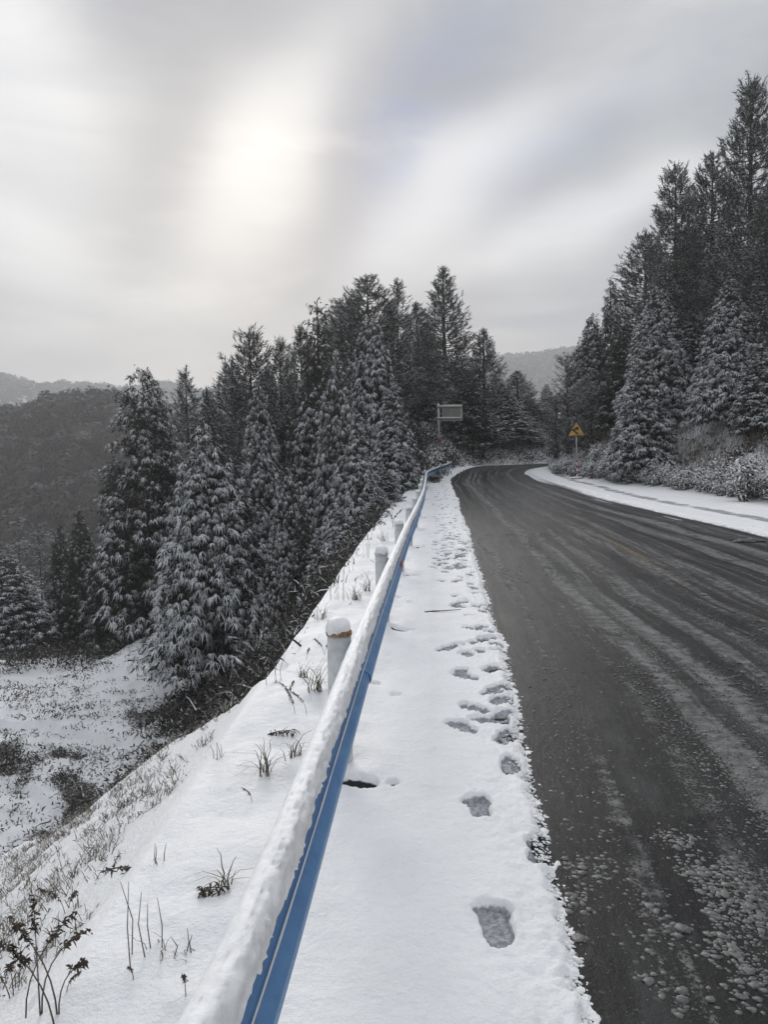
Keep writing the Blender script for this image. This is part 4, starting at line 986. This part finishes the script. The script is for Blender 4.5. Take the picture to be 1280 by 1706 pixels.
for i, y in enumerate(ry):
    c, tg, nr_ = rail_frame(y)
    for j in range(len(tp)):
        a = V[j][0][i]+RO; P[i, j] = [c[0]+nr_[0]*a, c[1]+nr_[1]*a, rail_h(y)+V[j][1][i]]
o = mesh_obj('snow_cap', P.reshape(-1, 3), grid_faces(ry_n, len(tp)), CAPS); child(o)
for (za, aa, wd) in ((-.050, .056, .0024),):      # thin white strip added to stand for the bright highlight along the beam's bend
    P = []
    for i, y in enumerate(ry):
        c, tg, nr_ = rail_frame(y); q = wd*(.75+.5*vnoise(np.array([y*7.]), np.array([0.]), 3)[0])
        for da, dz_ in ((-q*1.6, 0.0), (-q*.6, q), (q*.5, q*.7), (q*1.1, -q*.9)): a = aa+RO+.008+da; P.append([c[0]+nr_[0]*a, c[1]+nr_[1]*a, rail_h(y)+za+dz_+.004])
    o = mesh_obj('highlight_line', np.array(P), grid_faces(ry_n, 4), CAPS); child(o)
# small red reflector in the valley of the beam
for y in (8.95,):
    c, tg, nr_ = rail_frame(y); bm = bmesh.new(); bmesh.ops.create_cube(bm, size=1, matrix=Matrix.Diagonal((.012, .42, .085, 1)))
    o = bm_obj('reflector', bm, REDREF, None, False, .003); o.location = (c[0]+nr_[0]*(RO+.094), c[1]+nr_[1]*(RO+.094), rail_h(y)-.085); o.rotation_euler = (0, 0, math.atan2(nr_[1], nr_[0])); child(o)

# ------------------------------------------------------------------ warning sign on the right
POLE = plain('grey_pole', (.42, .42, .41), .5, .2, .1, 14)
YEL = plain('sign_yellow', (.50, .29, .055), .5, 0, .10, 3, 0)
BLK = plain('sign_black', (.018, .014, .012), .5, 0, .1, 6, 0)
RED = plain('red_band', (.42, .055, .075), .5, 0, .15, 10)
WHT = plain('white_band', (.60, .58, .57), .5, 0, .1, 10)
GREY = plain('sign_back_grey', (.27, .27, .25), .55, .2, .08, 5)
GREYL = plain('sign_rib_grey', (.44, .45, .42), .5, .2, .08, 8)
def prism(name, pts, y0, y1, m, parent=None, bev=0):
    bm = bmesh.new(); a = [bm.verts.new((x, y0, z)) for x, z in pts]; f = bm.faces.new(a)
    r = bmesh.ops.extrude_face_region(bm, geom=[f]); bmesh.ops.translate(bm, verts=[v for v in r['geom'] if isinstance(v, bmesh.types.BMVert)], vec=(0, y1-y0, 0))
    bmesh.ops.recalc_face_normals(bm, faces=bm.faces); return bm_obj(name, bm, m, parent, False, bev)
sx_, sy_ = 10.72, 42.5; sz_ = float(zr(sy_))
ws = thing('warning_sign', 'yellow triangular winding-road warning sign with black arrow on a slim pole right of the road', 'road sign', (sx_, sy_, sz_-.02), math.radians(-9))
ws.rotation_euler = (0, math.radians(-.6), math.radians(-9))
bm = cyl_bm(.038, 0, 3.15, 16); o = bm_obj('pole', bm, POLE, ws, False); smooth_sides(o.data)
S = 1.04; hgt = S*.845; zb_ = 2.40
def tri(s, cz):       # rounded triangle of side s centred at height cz
    h = s*.845; P = [(-s/2, cz-h/3), (s/2, cz-h/3), (0, cz+2*h/3)]; out = []
    for i in range(3):
        a = np.array(P[i-1]); b = np.array(P[i]); c = np.array(P[(i+1) % 3]); u_ = (a-b)/np.linalg.norm(a-b); v_ = (c-b)/np.linalg.norm(c-b); r = s*.05
        for t in np.linspace(0, 1, 5): out.append(tuple((b+u_*r)*(1-t)**2+2*t*(1-t)*b+(b+v_*r)*t*t))
    return out
cz_ = zb_+hgt/3
prism('backing_plate', tri(S, cz_), -.045, -.040, BLK, ws)
prism('yellow_panel', tri(S*.83, cz_), -.049, -.0462, YEL, ws)
def K(x, y): return ((x-532)*.00252, cz_-(y-455)*.00252+.0)
arrow = [K(580, 512), K(550, 536), K(440, 438), K(446, 416), K(514, 396), K(500, 370), K(588, 368), K(568, 450), K(546, 428), K(500, 444)]
prism('arrow', arrow, -.053, -.0502, BLK, ws)
for z in (zb_+.12, zb_+.42):
    bm = bmesh.new(); bmesh.ops.create_cube(bm, size=1, matrix=Matrix.Translation((0, -.02, z)) @ Matrix.Diagonal((.30, .045, .03, 1))); bm_obj('clamp', bm, POLE, ws)
for k in range(6):
    bm = cyl_bm(.0425, .15+k*.165, .15+(k+1)*.165-.002, 16, True); o = bm_obj('band', bm, RED if k % 2 == 1-0 or False else WHT, ws); smooth_sides(o.data)
    o['label'] = 'red reflective band' if k % 2 else 'white reflective band'
bm = bmesh.new(); bmesh.ops.create_cone(bm, cap_ends=True, segments=20, radius1=.34, radius2=.30, depth=.14, matrix=Matrix.Translation((0, 0, .05))); bm_obj('footing', bm, plain('concrete', (.26, .26, .25), .9, 0, .2), ws, False, .02)
o = bpy.data.objects.new('snow_cap', dome(.30, .07, 88)); COL.objects.link(o); o.parent = ws; o.location = (-.02, 0, .12)

# ------------------------------------------------------------------ back of the road sign on the left
b0 = at(732.5, 775, 55); gx, gz0 = b0[0], ground_z(b0[0], 55)
ls = thing('road_sign', 'back of a grey rectangular road sign on a tall pale pole past the guardrail end', 'road sign', (gx, 55, gz0-.1))
ls.rotation_euler = (0, 0, math.radians(7))
topz = at(730, 674, 55)[2]-gz0+.1
bm = cyl_bm(.085, 0, topz, 18); o = bm_obj('pole', bm, plain('pale_pole', (.45, .46, .42), .5, .1, .08, 10), ls); smooth_sides(o.data); PALE = o.data.materials[0]
o = bpy.data.objects.new('snow_cap', dome(.09, .08, 89)); COL.objects.link(o); o.parent = ls; o.location = (0, 0, topz-.005)
f55 = 55/FPX; zt = at(740, 677.5, 55)[2]-gz0+.1; zb2 = at(740, 697, 55)[2]-gz0+.1
x0, x1 = (738-732)*f55, (771.5-731.5)*f55; zlo, zhi = at(750, 701, 55)[2]-gz0+.1, at(750, 673.5, 55)[2]-gz0+.1
bm = bmesh.new(); bmesh.ops.create_cube(bm, size=1, matrix=Matrix.Translation(((x0+x1)/2, -.03, (zlo+zhi)/2)) @ Matrix.Diagonal((x1-x0, .012, zhi-zlo, 1))); bm_obj('sign_panel', bm, GREY, ls)
for k in range(9):
    x = x0+.10+(x1-x0-.20)*k/8; bm = bmesh.new(); bmesh.ops.create_cube(bm, size=1, matrix=Matrix.Translation((x, -.052, (zlo+zhi)/2)) @ Matrix.Diagonal((.022, .028, zhi-zlo-.12, 1))); bm_obj('rib', bm, GREY, ls)
for nm, cx_, cz2, wx, wz in (('edge_frame', (x0+x1)/2, zhi-.02, x1-x0+.02, .045), ('edge_frame', (x0+x1)/2, zlo+.02, x1-x0+.02, .045), ('edge_frame', x1-.06, (zlo+zhi)/2, .13, zhi-zlo-.1), ('edge_frame', x0+.02, (zlo+zhi)/2, .035, zhi-zlo-.1)):
    bm = bmesh.new(); bmesh.ops.create_cube(bm, size=1, matrix=Matrix.Translation((cx_, -.055, cz2)) @ Matrix.Diagonal((wx, .04, wz, 1))); bm_obj(nm, bm, GREYL, ls, False, .004)
for z in (zt, zb2):
    bm = bmesh.new(); bmesh.ops.create_cone(bm, cap_ends=True, segments=14, radius1=.045, radius2=.045, depth=x1+.05, matrix=Matrix.Translation(((x1-.12)/2, -.12, z)) @ Matrix.Rotation(PI/2, 4, 'Y')); o = bm_obj('arm', bm, PALE, ls, True)
    o2 = mesh_obj('snow_cap', *(lambda V_, F_: (V_, F_))(*tube(np.array([[-.1, -.12, z+.045], [.5, -.12, z+.055], [1.0, -.12, z+.05], [x1-.1, -.12, z+.043]]), [.03, .04, .035, .025], 8)), CAPS, o)
    bm = cyl_bm(.12, z-.06, z+.06, 16); o = bm_obj('collar', bm, PALE, ls); smooth_sides(o.data)
for k, (a, b_) in enumerate(((.12, .38), (.38, .62), (.62, .95))):
    bm = cyl_bm(.125 if k == 0 else .10, a, b_-.003, 16); o = bm_obj('band', bm, WHT if k == 0 else RED, ls); smooth_sides(o.data)
bm = bmesh.new(); bmesh.ops.create_cone(bm, cap_ends=True, segments=16, radius1=.3, radius2=.26, depth=.3, matrix=Matrix.Translation((0, 0, 0))); bm_obj('footing', bm, GREYL, ls)

# ------------------------------------------------------------------ snowy bushes along the right shoulder
def bush_proto(seed, H=1.15, R=.62, stems=16, leaves=520):
    r = np.random.default_rng(seed); tl = []; P = []; D = []
    for k in range(stems):
        az = r.random()*6.28; lean = .2+.6*r.random(); tip = np.array([math.cos(az)*R*lean, math.sin(az)*R*lean, H*(.65+.35*r.random())])
        b = np.array([r.normal()*.10, r.normal()*.10, -.1]); m = (b+tip)/2+r.normal(size=3)*.05; tl.append(([b, m, tip], [.012, .009, .004]))
        for j in range(leaves//stems):
            t = .28+.72*r.random()**.8; q = b+(tip-b)*t; P.append(q+r.normal(size=3)*[.10, .10, .07]); D.append([math.cos(az)*.5+r.normal()*.7, math.sin(az)*.5+r.normal()*.7, .25+r.normal()*.35])
    n = len(P); F = tents(np.array(P), np.array(D), .085+.085*r.random(n), .05+.035*r.random(n), .35+.4*r.random(n), .72+.5*r.random(n), .3, r.normal(size=n)*.35)
    a = foliage_obj('leaves', [F], SHRUB); b2 = tubes_obj('stems', [(np.array(a_), b_) for a_, b_ in tl], STEM, n=4); ms = (('stems', b2.data), ('leaves', a.data))
    bpy.data.objects.remove(a); bpy.data.objects.remove(b2); return ms
BP = [bush_proto(51), bush_proto(52, 1.0, .7, 18, 560), bush_proto(53, 1.4, .6, 15, 560)]
tnR = unit(np.gradient(RC, axis=0)); sR = np.r_[0, np.cumsum(np.linalg.norm(np.diff(RC, axis=0), axis=1))]
s0_ = np.interp(24, RC[:216, 1], sR[:216]); k = 0
def bush(x, y, sc, lab, grp, pi):
    t = thing('snowy_bush', lab, 'bush', (x, y, ground_z(x, y)+.02), random.random()*6.28, grp)
    for nm, me in BP[pi]:
        c = bpy.data.objects.new(nm, me); COL.objects.link(c); c.parent = t; c.scale = (sc*random.uniform(.9, 1.15), sc, sc*random.uniform(.85, 1.1))
for row in range(3):
    s = s0_
    while s < s0_+33:
        i = np.interp(s, sR, np.arange(260)); p = cidx(RC, np.array([i]))[0]; tn = cidx(tnR, np.array([i]))[0]
        w = float(Wd(p[1]))+.25+row*.62+random.uniform(-.15, .2); x, y = p[0]+tn[1]*w, p[1]-tn[0]*w
        lab = ('snow-covered low bush in the front row edging the right shoulder', 'snow-covered bush in the middle row of the right roadside hedge', 'snow-covered bush in the back row of the right roadside hedge, before the reeds')[row]
        bush(x, y, random.uniform(.62, .92)*(1+.1*row)*(.9 if y > 45 else 1), lab, ('front row', 'middle row', 'back row')[row]+' of the snowy bushes along the right shoulder', random.randrange(3)); s += random.uniform(.62, .9)*(1 if row < 2 else 1.4); k += 1
a = G0(1245, 850)
for px, py, Y, sc, lab in ((1238, 850, 27.2, 1.2, 'tallest snowy bush of the right roadside hedge, near the right edge of the photo'), (1022, 800, 41.0, 1.15, 'taller snowy bush in the hedge just right of the warning sign')):
    q = at(px, py, Y); bush(q[0], Y, sc, lab, None, 2)
print('bushes', k)

# ------------------------------------------------------------------ near weeds on the verge
def vz(x, y): return snow_z(x, y)
def place_on_verge(px, py):
    r = ray(px, py); z = 0.
    for _ in range(6):
        Y = (CAMZ-z)/-r[2]; x = r[0]*Y; z = vz(x, Y)
    return x, Y, z
def curve_blade(base, az, L, bend, w, r, seg=6):
    d = np.array([math.cos(az), math.sin(az), 0]); P = []; up = np.array([0, 0, 1.])
    for i in range(seg+1):
        t = i/seg; P.append(base + up*L*(t-.5*bend*t*t) + d*L*bend*.75*t*t + r.normal(size=3)*.004)
    return np.array(P), np.array([w*(1-.75*i/seg) for i in range(seg+1)])
def strip_blade(P, W_, side):
    n = len(P); V = np.concatenate([P-side*W_[:, None], P+side*W_[:, None]]); Q = [[i, i+1, n+i+1, n+i] for i in range(n-1)]; return V, np.array(Q)
BLM = plain('dry_grass_blade', (.15, .125, .085), .8, 0, .3, 20, .1)
def weed(px, py, kind, lab, size=1.0, seed=0, cat='weed', group=None):
    r = np.random.default_rng(seed+300); x, y, z = place_on_verge(px, py); t = thing({'tuft': 'grass_tuft', 'stalk': 'dry_stalks', 'fern': 'dry_weed', 'twig': 'dead_twig', 'head': 'seed_plant'}[kind], lab, cat, (x, y, z-.01), 0, group)
    if kind == 'tuft':
        V = []; Q = []; o_ = 0
        for k in range(int(16*min(size, 1.6))):
            az = r.random()*6.28; P, w = curve_blade(np.r_[r.normal(size=2)*.018*size, 0], az, (.10+.13*r.random())*size, .5+.9*r.random(), .0028+.002*r.random(), r)
            v, q = strip_blade(P, w, np.array([-math.sin(az), math.cos(az), 0])); V.append(v); Q.append(q+o_); o_ += len(v)
        mesh_obj('blades', np.concatenate(V), np.concatenate(Q), BLM, t)
    if kind == 'stalk':
        for k in range(int(3+2*size)):
            az = r.random()*6.28; b = np.r_[r.normal(size=2)*.035*size, 0]; L = (.14+.16*r.random())*size
            P = np.array([b, b+[r.normal()*.006, r.normal()*.006, L*.5], b+[r.normal()*.02*size, r.normal()*.02*size, L]]); tubes_obj('stalk', [(P, [.0024, .002, .001])], STEM, t, 5)
        V = []; Q = []; o_ = 0
        for k in range(5):
            az = r.random()*6.28; P, w = curve_blade(np.r_[r.normal(size=2)*.03, 0], az, .10*size, 1.2, .002, r); v, q = strip_blade(P, w, np.array([-math.sin(az), math.cos(az), 0])); V.append(v); Q.append(q+o_); o_ += len(v)
        mesh_obj('blades', np.concatenate(V), np.concatenate(Q), BLM, t)
    if kind in ('fern', 'head'):
        ns = 1 if size < .8 else (2 if kind == 'fern' else 3)
        for k in range(ns):
            az = r.random()*6.28; L = (.20+.12*r.random())*size; d = np.array([math.cos(az), math.sin(az), 0]); b = np.r_[r.normal(size=2)*.03*size, 0]
            pts = [b + np.array([0, 0, 1])*L*s_*(1-.25*s_) + d*L*.45*s_*s_ for s_ in np.linspace(0, 1, 7)]
            tubes_obj('stalk', [(np.array(pts), np.linspace(.0022, .0009, 7)*max(.8, size))], STEM, t, 5)
            P = []; D = []; T0 = .45 if kind == 'fern' else .72
            for j in range(60 if kind == 'fern' else 46):
                s_ = T0+(1-T0)*r.random(); q = b+np.array([0, 0, 1])*L*s_*(1-.25*s_)+d*L*.45*s_*s_; P.append(q+r.normal(size=3)*.004*size); D.append(r.normal(size=3)*[1, 1, .6]+[0, 0, .5 if kind == 'head' else -.6])
            n = len(P); foliage_obj('seed_head' if kind == 'head' else 'dead_leaves', [tents(np.array(P), np.array(D), (.009+.012*r.random(n))*size, (.0045+.003*r.random(n))*size, .2+.5*r.random(n), .05+.45*r.random(n), .4, r.normal(size=n))], DRYD, t)
    if kind == 'twig':
        az = -.5+r.random(); L = .22*size; d = np.array([math.cos(az), math.sin(az), .12]); pts = np.array([d*L*(s_-.5)+[0, 0, .02+.02*math.sin(s_*3)] for s_ in np.linspace(0, 1, 6)]); tl = [(pts, [.004, .0036, .003, .0026, .002, .0012])]
        for j in range(6):
            q = d*L*(r.random()-.4)+[0, 0, .025]; e = q+r.normal(size=3)*[.04, .04, .03]*size; tl.append((np.array([q, (q+e)/2, e]), [.002, .0016, .001]))
        tubes_obj('stem', tl, STEM, t, 5)
        n = 40; P = np.array([d*L*(r.random()-.45)+[0, 0, .03]+r.normal(size=3)*.008 for _ in range(n)])
        foliage_obj('dead_leaves', [tents(P, r.normal(size=(n, 3)), .022+.02*r.random(n), np.full(n, .010), np.full(n, .5), .1+.6*r.random(n), .4)], DRYD, t)
    return t
DRYD = foliage_mat('dead_leaves', (.045, .036, .030), (.11, .085, .065), (.66, .665, .68), -.05)
WEEDS = [
 (258, 1590, 'stalk', 'group of thin upright dry stalks poking from the snow, lower left verge', 1.15, 1),
 (238, 1632, 'fern', 'small bent weed just below the upright dry stalks', .45, 2),
 (372, 1478, 'tuft', 'curled dry grass tuft beside the snow-capped rail, mid verge', .8, 3),
 (352, 1490, 'twig', 'half-buried twig with snow left of the curled grass tuft', .45, 4),
 (440, 1290, 'tuft', 'largest spreading grass tuft on the verge left of the rail', 1.5, 5),
 (488, 1262, 'tuft', 'dense grass tuft tucked against the rail snow beside the largest tuft', 1.15, 6),
 (418, 1335, 'fern', 'small leafy dead weed below the largest grass tuft', .5, 7),
 (362, 1262, 'stalk', 'single short stalk at the outer edge of the snowy verge', .5, 8),
 (470, 1225, 'twig', 'snow-loaded woody twig among the verge grass', .9, 9),
 (505, 1190, 'fern', 'dead leafy weed just above the dense grass tuft', .8, 10),
 (455, 1140, 'stalk', 'pair of thin stalks near the verge edge above the tufts', .9, 11),
 (478, 1165, 'fern', 'thin weed with one dark seed head, upper near verge', .8, 12),
 (528, 1158, 'tuft', 'dark thick grass tuft at the foot of the nearest post', 1.6, 13),
 (505, 1130, 'tuft', 'arching pale grass left of the nearest post', 1.0, 14),
 (316, 1665, 'fern', 'slender dead weed with small leaves near the bottom of the rail', .6, 15),
 (128, 1655, 'fern', 'single dark upright weed with clinging leaves, bottom left', .6, 16),
 (62, 1700, 'head', 'bunch of dark-headed seed plants at the bottom left corner', 1.35, 17),
 (88, 1706, 'head', 'tall seed plant bending right, beside the bottom left bunch', 1.5, 18),
 (20, 1660, 'twig', 'long snow-dusted dead frond crossing the bottom left corner', 1.5, 19),
 (4, 1690, 'head', 'seed plant cut by the left edge of the photo', 1.2, 20),
 (130, 1520, 'fern', 'broken brown weed on the grassy slope edge', 1.0, 21),
 (205, 1455, 'twig', 'fallen snow-covered branch at the edge of slope and verge', 1.0, 22),
 (262, 1440, 'stalk', 'tiny looped stalk in smooth snow right of the fallen branch', .35, 23),
 (300, 1590, 'stalk', 'lone leaning straw between the stalks and the rail', .4, 24),
 (455, 1060, 'fern', 'small dead weed by the verge edge left of the nearest post top', .6, 25),
 (500, 1035, 'fern', 'dark weed cluster left of the nearest post cap', 1.0, 26),
 (535, 1030, 'tuft', 'dry tuft behind the nearest post cap', 1.5, 27),
 (560, 1000, 'stalk', 'tall bare stalks between the first and second posts', 2.0, 28),
 (592, 1000, 'tuft', 'brown tuft pressed against the rail before the second post', 1.9, 29),
 (612, 985, 'tuft', 'dense brown grass right at the second post', 2.0, 30),
 (575, 955, 'stalk', 'thin stalks left of the second post', 1.8, 31),
 (605, 930, 'stalk', 'thin tall stalks behind the second post', 2.2, 32),
 (622, 900, 'fern', 'dark leafy weed left of the third post', 2.0, 33),
 (640, 905, 'tuft', 'grass tuft between the second and third posts', 2.2, 34),
 (650, 880, 'fern', 'dark bushy weed in front of the third post', 2.2, 35),
 (628, 872, 'stalk', 'tall reeds rising from the far verge, left of the third post', 3.2, 36),
 (645, 860, 'stalk', 'tall reeds in the middle of the far verge', 3.4, 37),
 (655, 845, 'stalk', 'tall reeds close to the far posts', 3.4, 38),
 (668, 830, 'stalk', 'reeds farthest along the verge', 3.4, 39),
 (512, 1100, 'fern', 'sparse weed between verge edge and nearest post', .7, 40),
 (545, 1090, 'fern', 'frosted weed touching the left side of the nearest post', .9, 41),
]
for px, py, kd, lab, sz, sd_ in WEEDS: weed(px, py, kd, lab, sz, sd_)
# a fallen twig lying on the shoulder snow
x, y, z = place_on_verge(738, 1020); t = thing('fallen_twig', 'thin dark twig lying on the trodden snow of the shoulder', 'twig', (x, y, z+.012))
tubes_obj('stem', [(np.array([[-.21, -.02, 0], [-.1, -.0, .004], [0, .012, .002], [.12, .03, .006], [.22, .055, .004]]), [.008, .009, .006, .005, .003])], STEM, t, 6)

# ------------------------------------------------------------------ lumps of slush on the road
def lump_mat():
    m, t, b = mat('slush'); p = pos(t); n = noise(t, p, 40, 4, .6); oi = noise(t, p, 6, 2)
    c = mixc(t, sstep(t, n.outputs[0], .3, .7), (.065, .065, .063, 1), (.17, .169, .164, 1)); c = mixc(t, sstep(t, oi.outputs[0], .45, .65), c, (.13, .128, .12, 1))
    t.links.new(c, b.inputs['Base Color']); b.inputs['Roughness'].default_value = .5; bump(t, b, n.outputs[0], .6, .01); return m
SLUSH = lump_mat()
def road_uv(tr, Y): return float(XL(Y))+tr
ib = bmesh.new(); bmesh.ops.create_icosphere(ib, subdivisions=1, radius=1); IV = np.array([v.co[:] for v in ib.verts]); IF = np.array([[v.index for v in f.verts] for f in ib.faces]); ib.free()
ib = bmesh.new(); bmesh.ops.create_icosphere(ib, subdivisions=2, radius=1); IV2 = np.array([v.co[:] for v in ib.verts]); IF2 = np.array([[v.index for v in f.verts] for f in ib.faces]); ib.free()
def lumps(cx_, cy_, cr, seed, hi=False, flat=1.0):
    r = np.random.default_rng(seed); B, F = (IV2, IF2) if hi else (IV, IF); n = len(cx_); V = np.repeat(B[None], n, 0)
    V = V*(1+r.normal(size=V.shape[:2])[:, :, None]*.16); sc = np.c_[cr*(.8+.6*r.random(n)), cr*(.8+.6*r.random(n)), cr*(.28+.25*r.random(n))*flat]
    an = r.random(n)*6.28; c, s = np.cos(an)[:, None], np.sin(an)[:, None]; V = V*sc[:, None]; V = np.stack([V[:, :, 0]*c-V[:, :, 1]*s, V[:, :, 0]*s+V[:, :, 1]*c, V[:, :, 2]], -1)
    V = V+np.stack([cx_, cy_, zr(cy_)+cr*.12*flat], -1)[:, None]; Fq = (np.arange(n)[:, None, None]*len(B)+F[None]).reshape(-1, 3); return V.reshape(-1, 3), Fq
r_ = np.random.default_rng(77); PX = []; PY = []; PRd = []
tracks = [(.35, .10, .8), (1.15, .10, 1.6), (1.32, .08, 2.0), (1.9, .14, 1.2), (2.3, .10, 1.1), (2.8, .2, .9), (3.5, .13, .8), (4.4, .2, .8), (5.2, .15, .7)]
for tr, sg_, wt in tracks:
    n = int(2400*wt); Yv = 1.7*np.exp(r_.random(n)*2.4); cl = fbm(Yv, 0*Yv+tr*9, 1.3, 3, 301); keep = cl > -.15; Yv = Yv[keep]
    tv = tr+r_.normal(size=len(Yv))*sg_*(1+.02*Yv)+.10*np.sin(Yv*.5+tr*7); PX.append(XL(Yv)+tv); PY.append(Yv); PRd.append(np.abs(r_.normal(size=len(Yv)))*.0042+.0018+.00022*Yv)
n = 3500; Yv = 1.7*np.exp(r_.random(n)*2.2); PX.append(XL(Yv)+.1+r_.random(n)*5.6); PY.append(Yv); PRd.append(np.abs(r_.normal(size=n))*.0035+.002)
PX, PY, PRd = map(np.concatenate, (PX, PY, PRd)); k = PX > XL(PY)+.04
V, F = lumps(PX[k], PY[k], np.minimum(PRd[k], .016), 78); o = mesh_obj('slush_crumbs', V, F, SLUSH, None, True); tag(o, 'loose grey crumbs of slush scattered over the wet road', kind='stuff')
# heaped ridge of bigger clods on the near wheel track
BIG = [(1125, 1405), (1142, 1412), (1150, 1440), (1165, 1445), (1182, 1452), (1160, 1462), (1175, 1475), (1195, 1478), (1205, 1490), (1220, 1460), (1230, 1445), (1218, 1440), (1205, 1515), (1212, 1530), (1198, 1545), (1238, 1500), (1250, 1512), (1262, 1525), (1225, 1570), (1240, 1598), (1232, 1660), (1265, 1640), (1085, 1512), (1005, 1450), (1012, 1460), (955, 1440), (975, 1500), (1100, 1640), (1120, 1560), (1195, 1585), (1270, 1560), (1255, 1480), (1145, 1395), (1108, 1388), (960, 1460), (962, 1505), (950, 1555), (1140, 1660)]
bx = []; by = []; br2 = []
for (a, b_) in BIG:
    x, y = G0(a, b_)
    for q in range(8): bx.append(x+r_.normal()*.028); by.append(y+r_.normal()*.036); br2.append(.003+abs(r_.normal())*.0075)
fx_ = []; fy_ = []; fr_ = []
for (a, b_) in BIG:                                # the half-melted mush the clods sit in
    x, y = G0(a, b_)
    for q in range(38): fx_.append(x+r_.normal()*.045); fy_.append(y+r_.normal()*.075); fr_.append(.003+abs(r_.normal())*.0055)
Va, Fa = lumps(np.array(fx_), np.array(fy_), np.array(fr_), 83, False, .8)
V, F = lumps(np.array(bx), np.array(by), np.array(br2), 79, True); F = np.r_[Fa, F+len(Va)]; V = np.r_[Va, V]; o = mesh_obj('slush_ridge', V, F, SLUSH, None, True); tag(o, 'ridge of grey slush clods thrown up beside the wheel track', kind='stuff')
# snow crumbs broken off along the snow edge
n = 2600; Yv = 1.6*np.exp(r_.random(n)*2.5); xv = XL(Yv)+r_.normal(size=n)*.028-.035+fbm(Yv, 0*Yv, 1.5, 2, 5)*.03
V, F = lumps(xv, Yv, .003+np.abs(r_.normal(size=n))*.0045, 80); V[:, 2] += .02*ss(.03, -.06, V[:, 0]-XL(V[:, 1])); o = mesh_obj('snow_crumbs', V, F, CAPS, None, True); tag(o, 'crumbly snow broken along the edge of the wet asphalt', kind='stuff')
x, y = G0(1250, 903); V, F = lumps(np.array([x-.12, x+.1, x, x+.24, x-.25]), np.array([y, y+.03, y-.03, y+.02, y+.01]), np.array([.12, .13, .10, .09, .08]), 82, True)
o = mesh_obj('slush_clod', V, F, plain('dirty_ice', (.09, .09, .088), .6, 0, .3, 20, .5), None, True); tag(o, 'dark dirty clod of ice lying at the right side of the road', 'ice clod')

# ------------------------------------------------------------------ haze
bm = bmesh.new(); bmesh.ops.create_cube(bm, size=1); m = bpy.data.materials.new('haze'); m.use_nodes = True; t = m.node_tree; t.nodes.clear()
out = nd(t, 'ShaderNodeOutputMaterial'); pv = nd(t, 'ShaderNodeVolumePrincipled'); pv.inputs['Color'].default_value = (.97, .975, .985, 1); pv.inputs['Density'].default_value = HAZE = .0006; pv.inputs['Anisotropy'].default_value = .25
t.links.new(pv.outputs[0], out.inputs['Volume'])
zmin = float(min(GZ.min(), -40))-1; zmax = float(GZ.max())+22
hz = bm_obj('haze', bm, m); hz.scale = (5600, 4400, zmax-zmin); hz.location = (0, 1200, (zmin+zmax)/2); tag(hz, kind='stuff')
print('haze box', zmin, zmax, 'tris', sum(len(o.data.loop_triangles) or sum(len(p.vertices)-2 for p in o.data.polygons) for o in {o.data: o for o in bpy.data.objects if o.type == 'MESH'}.values()) if False else '')
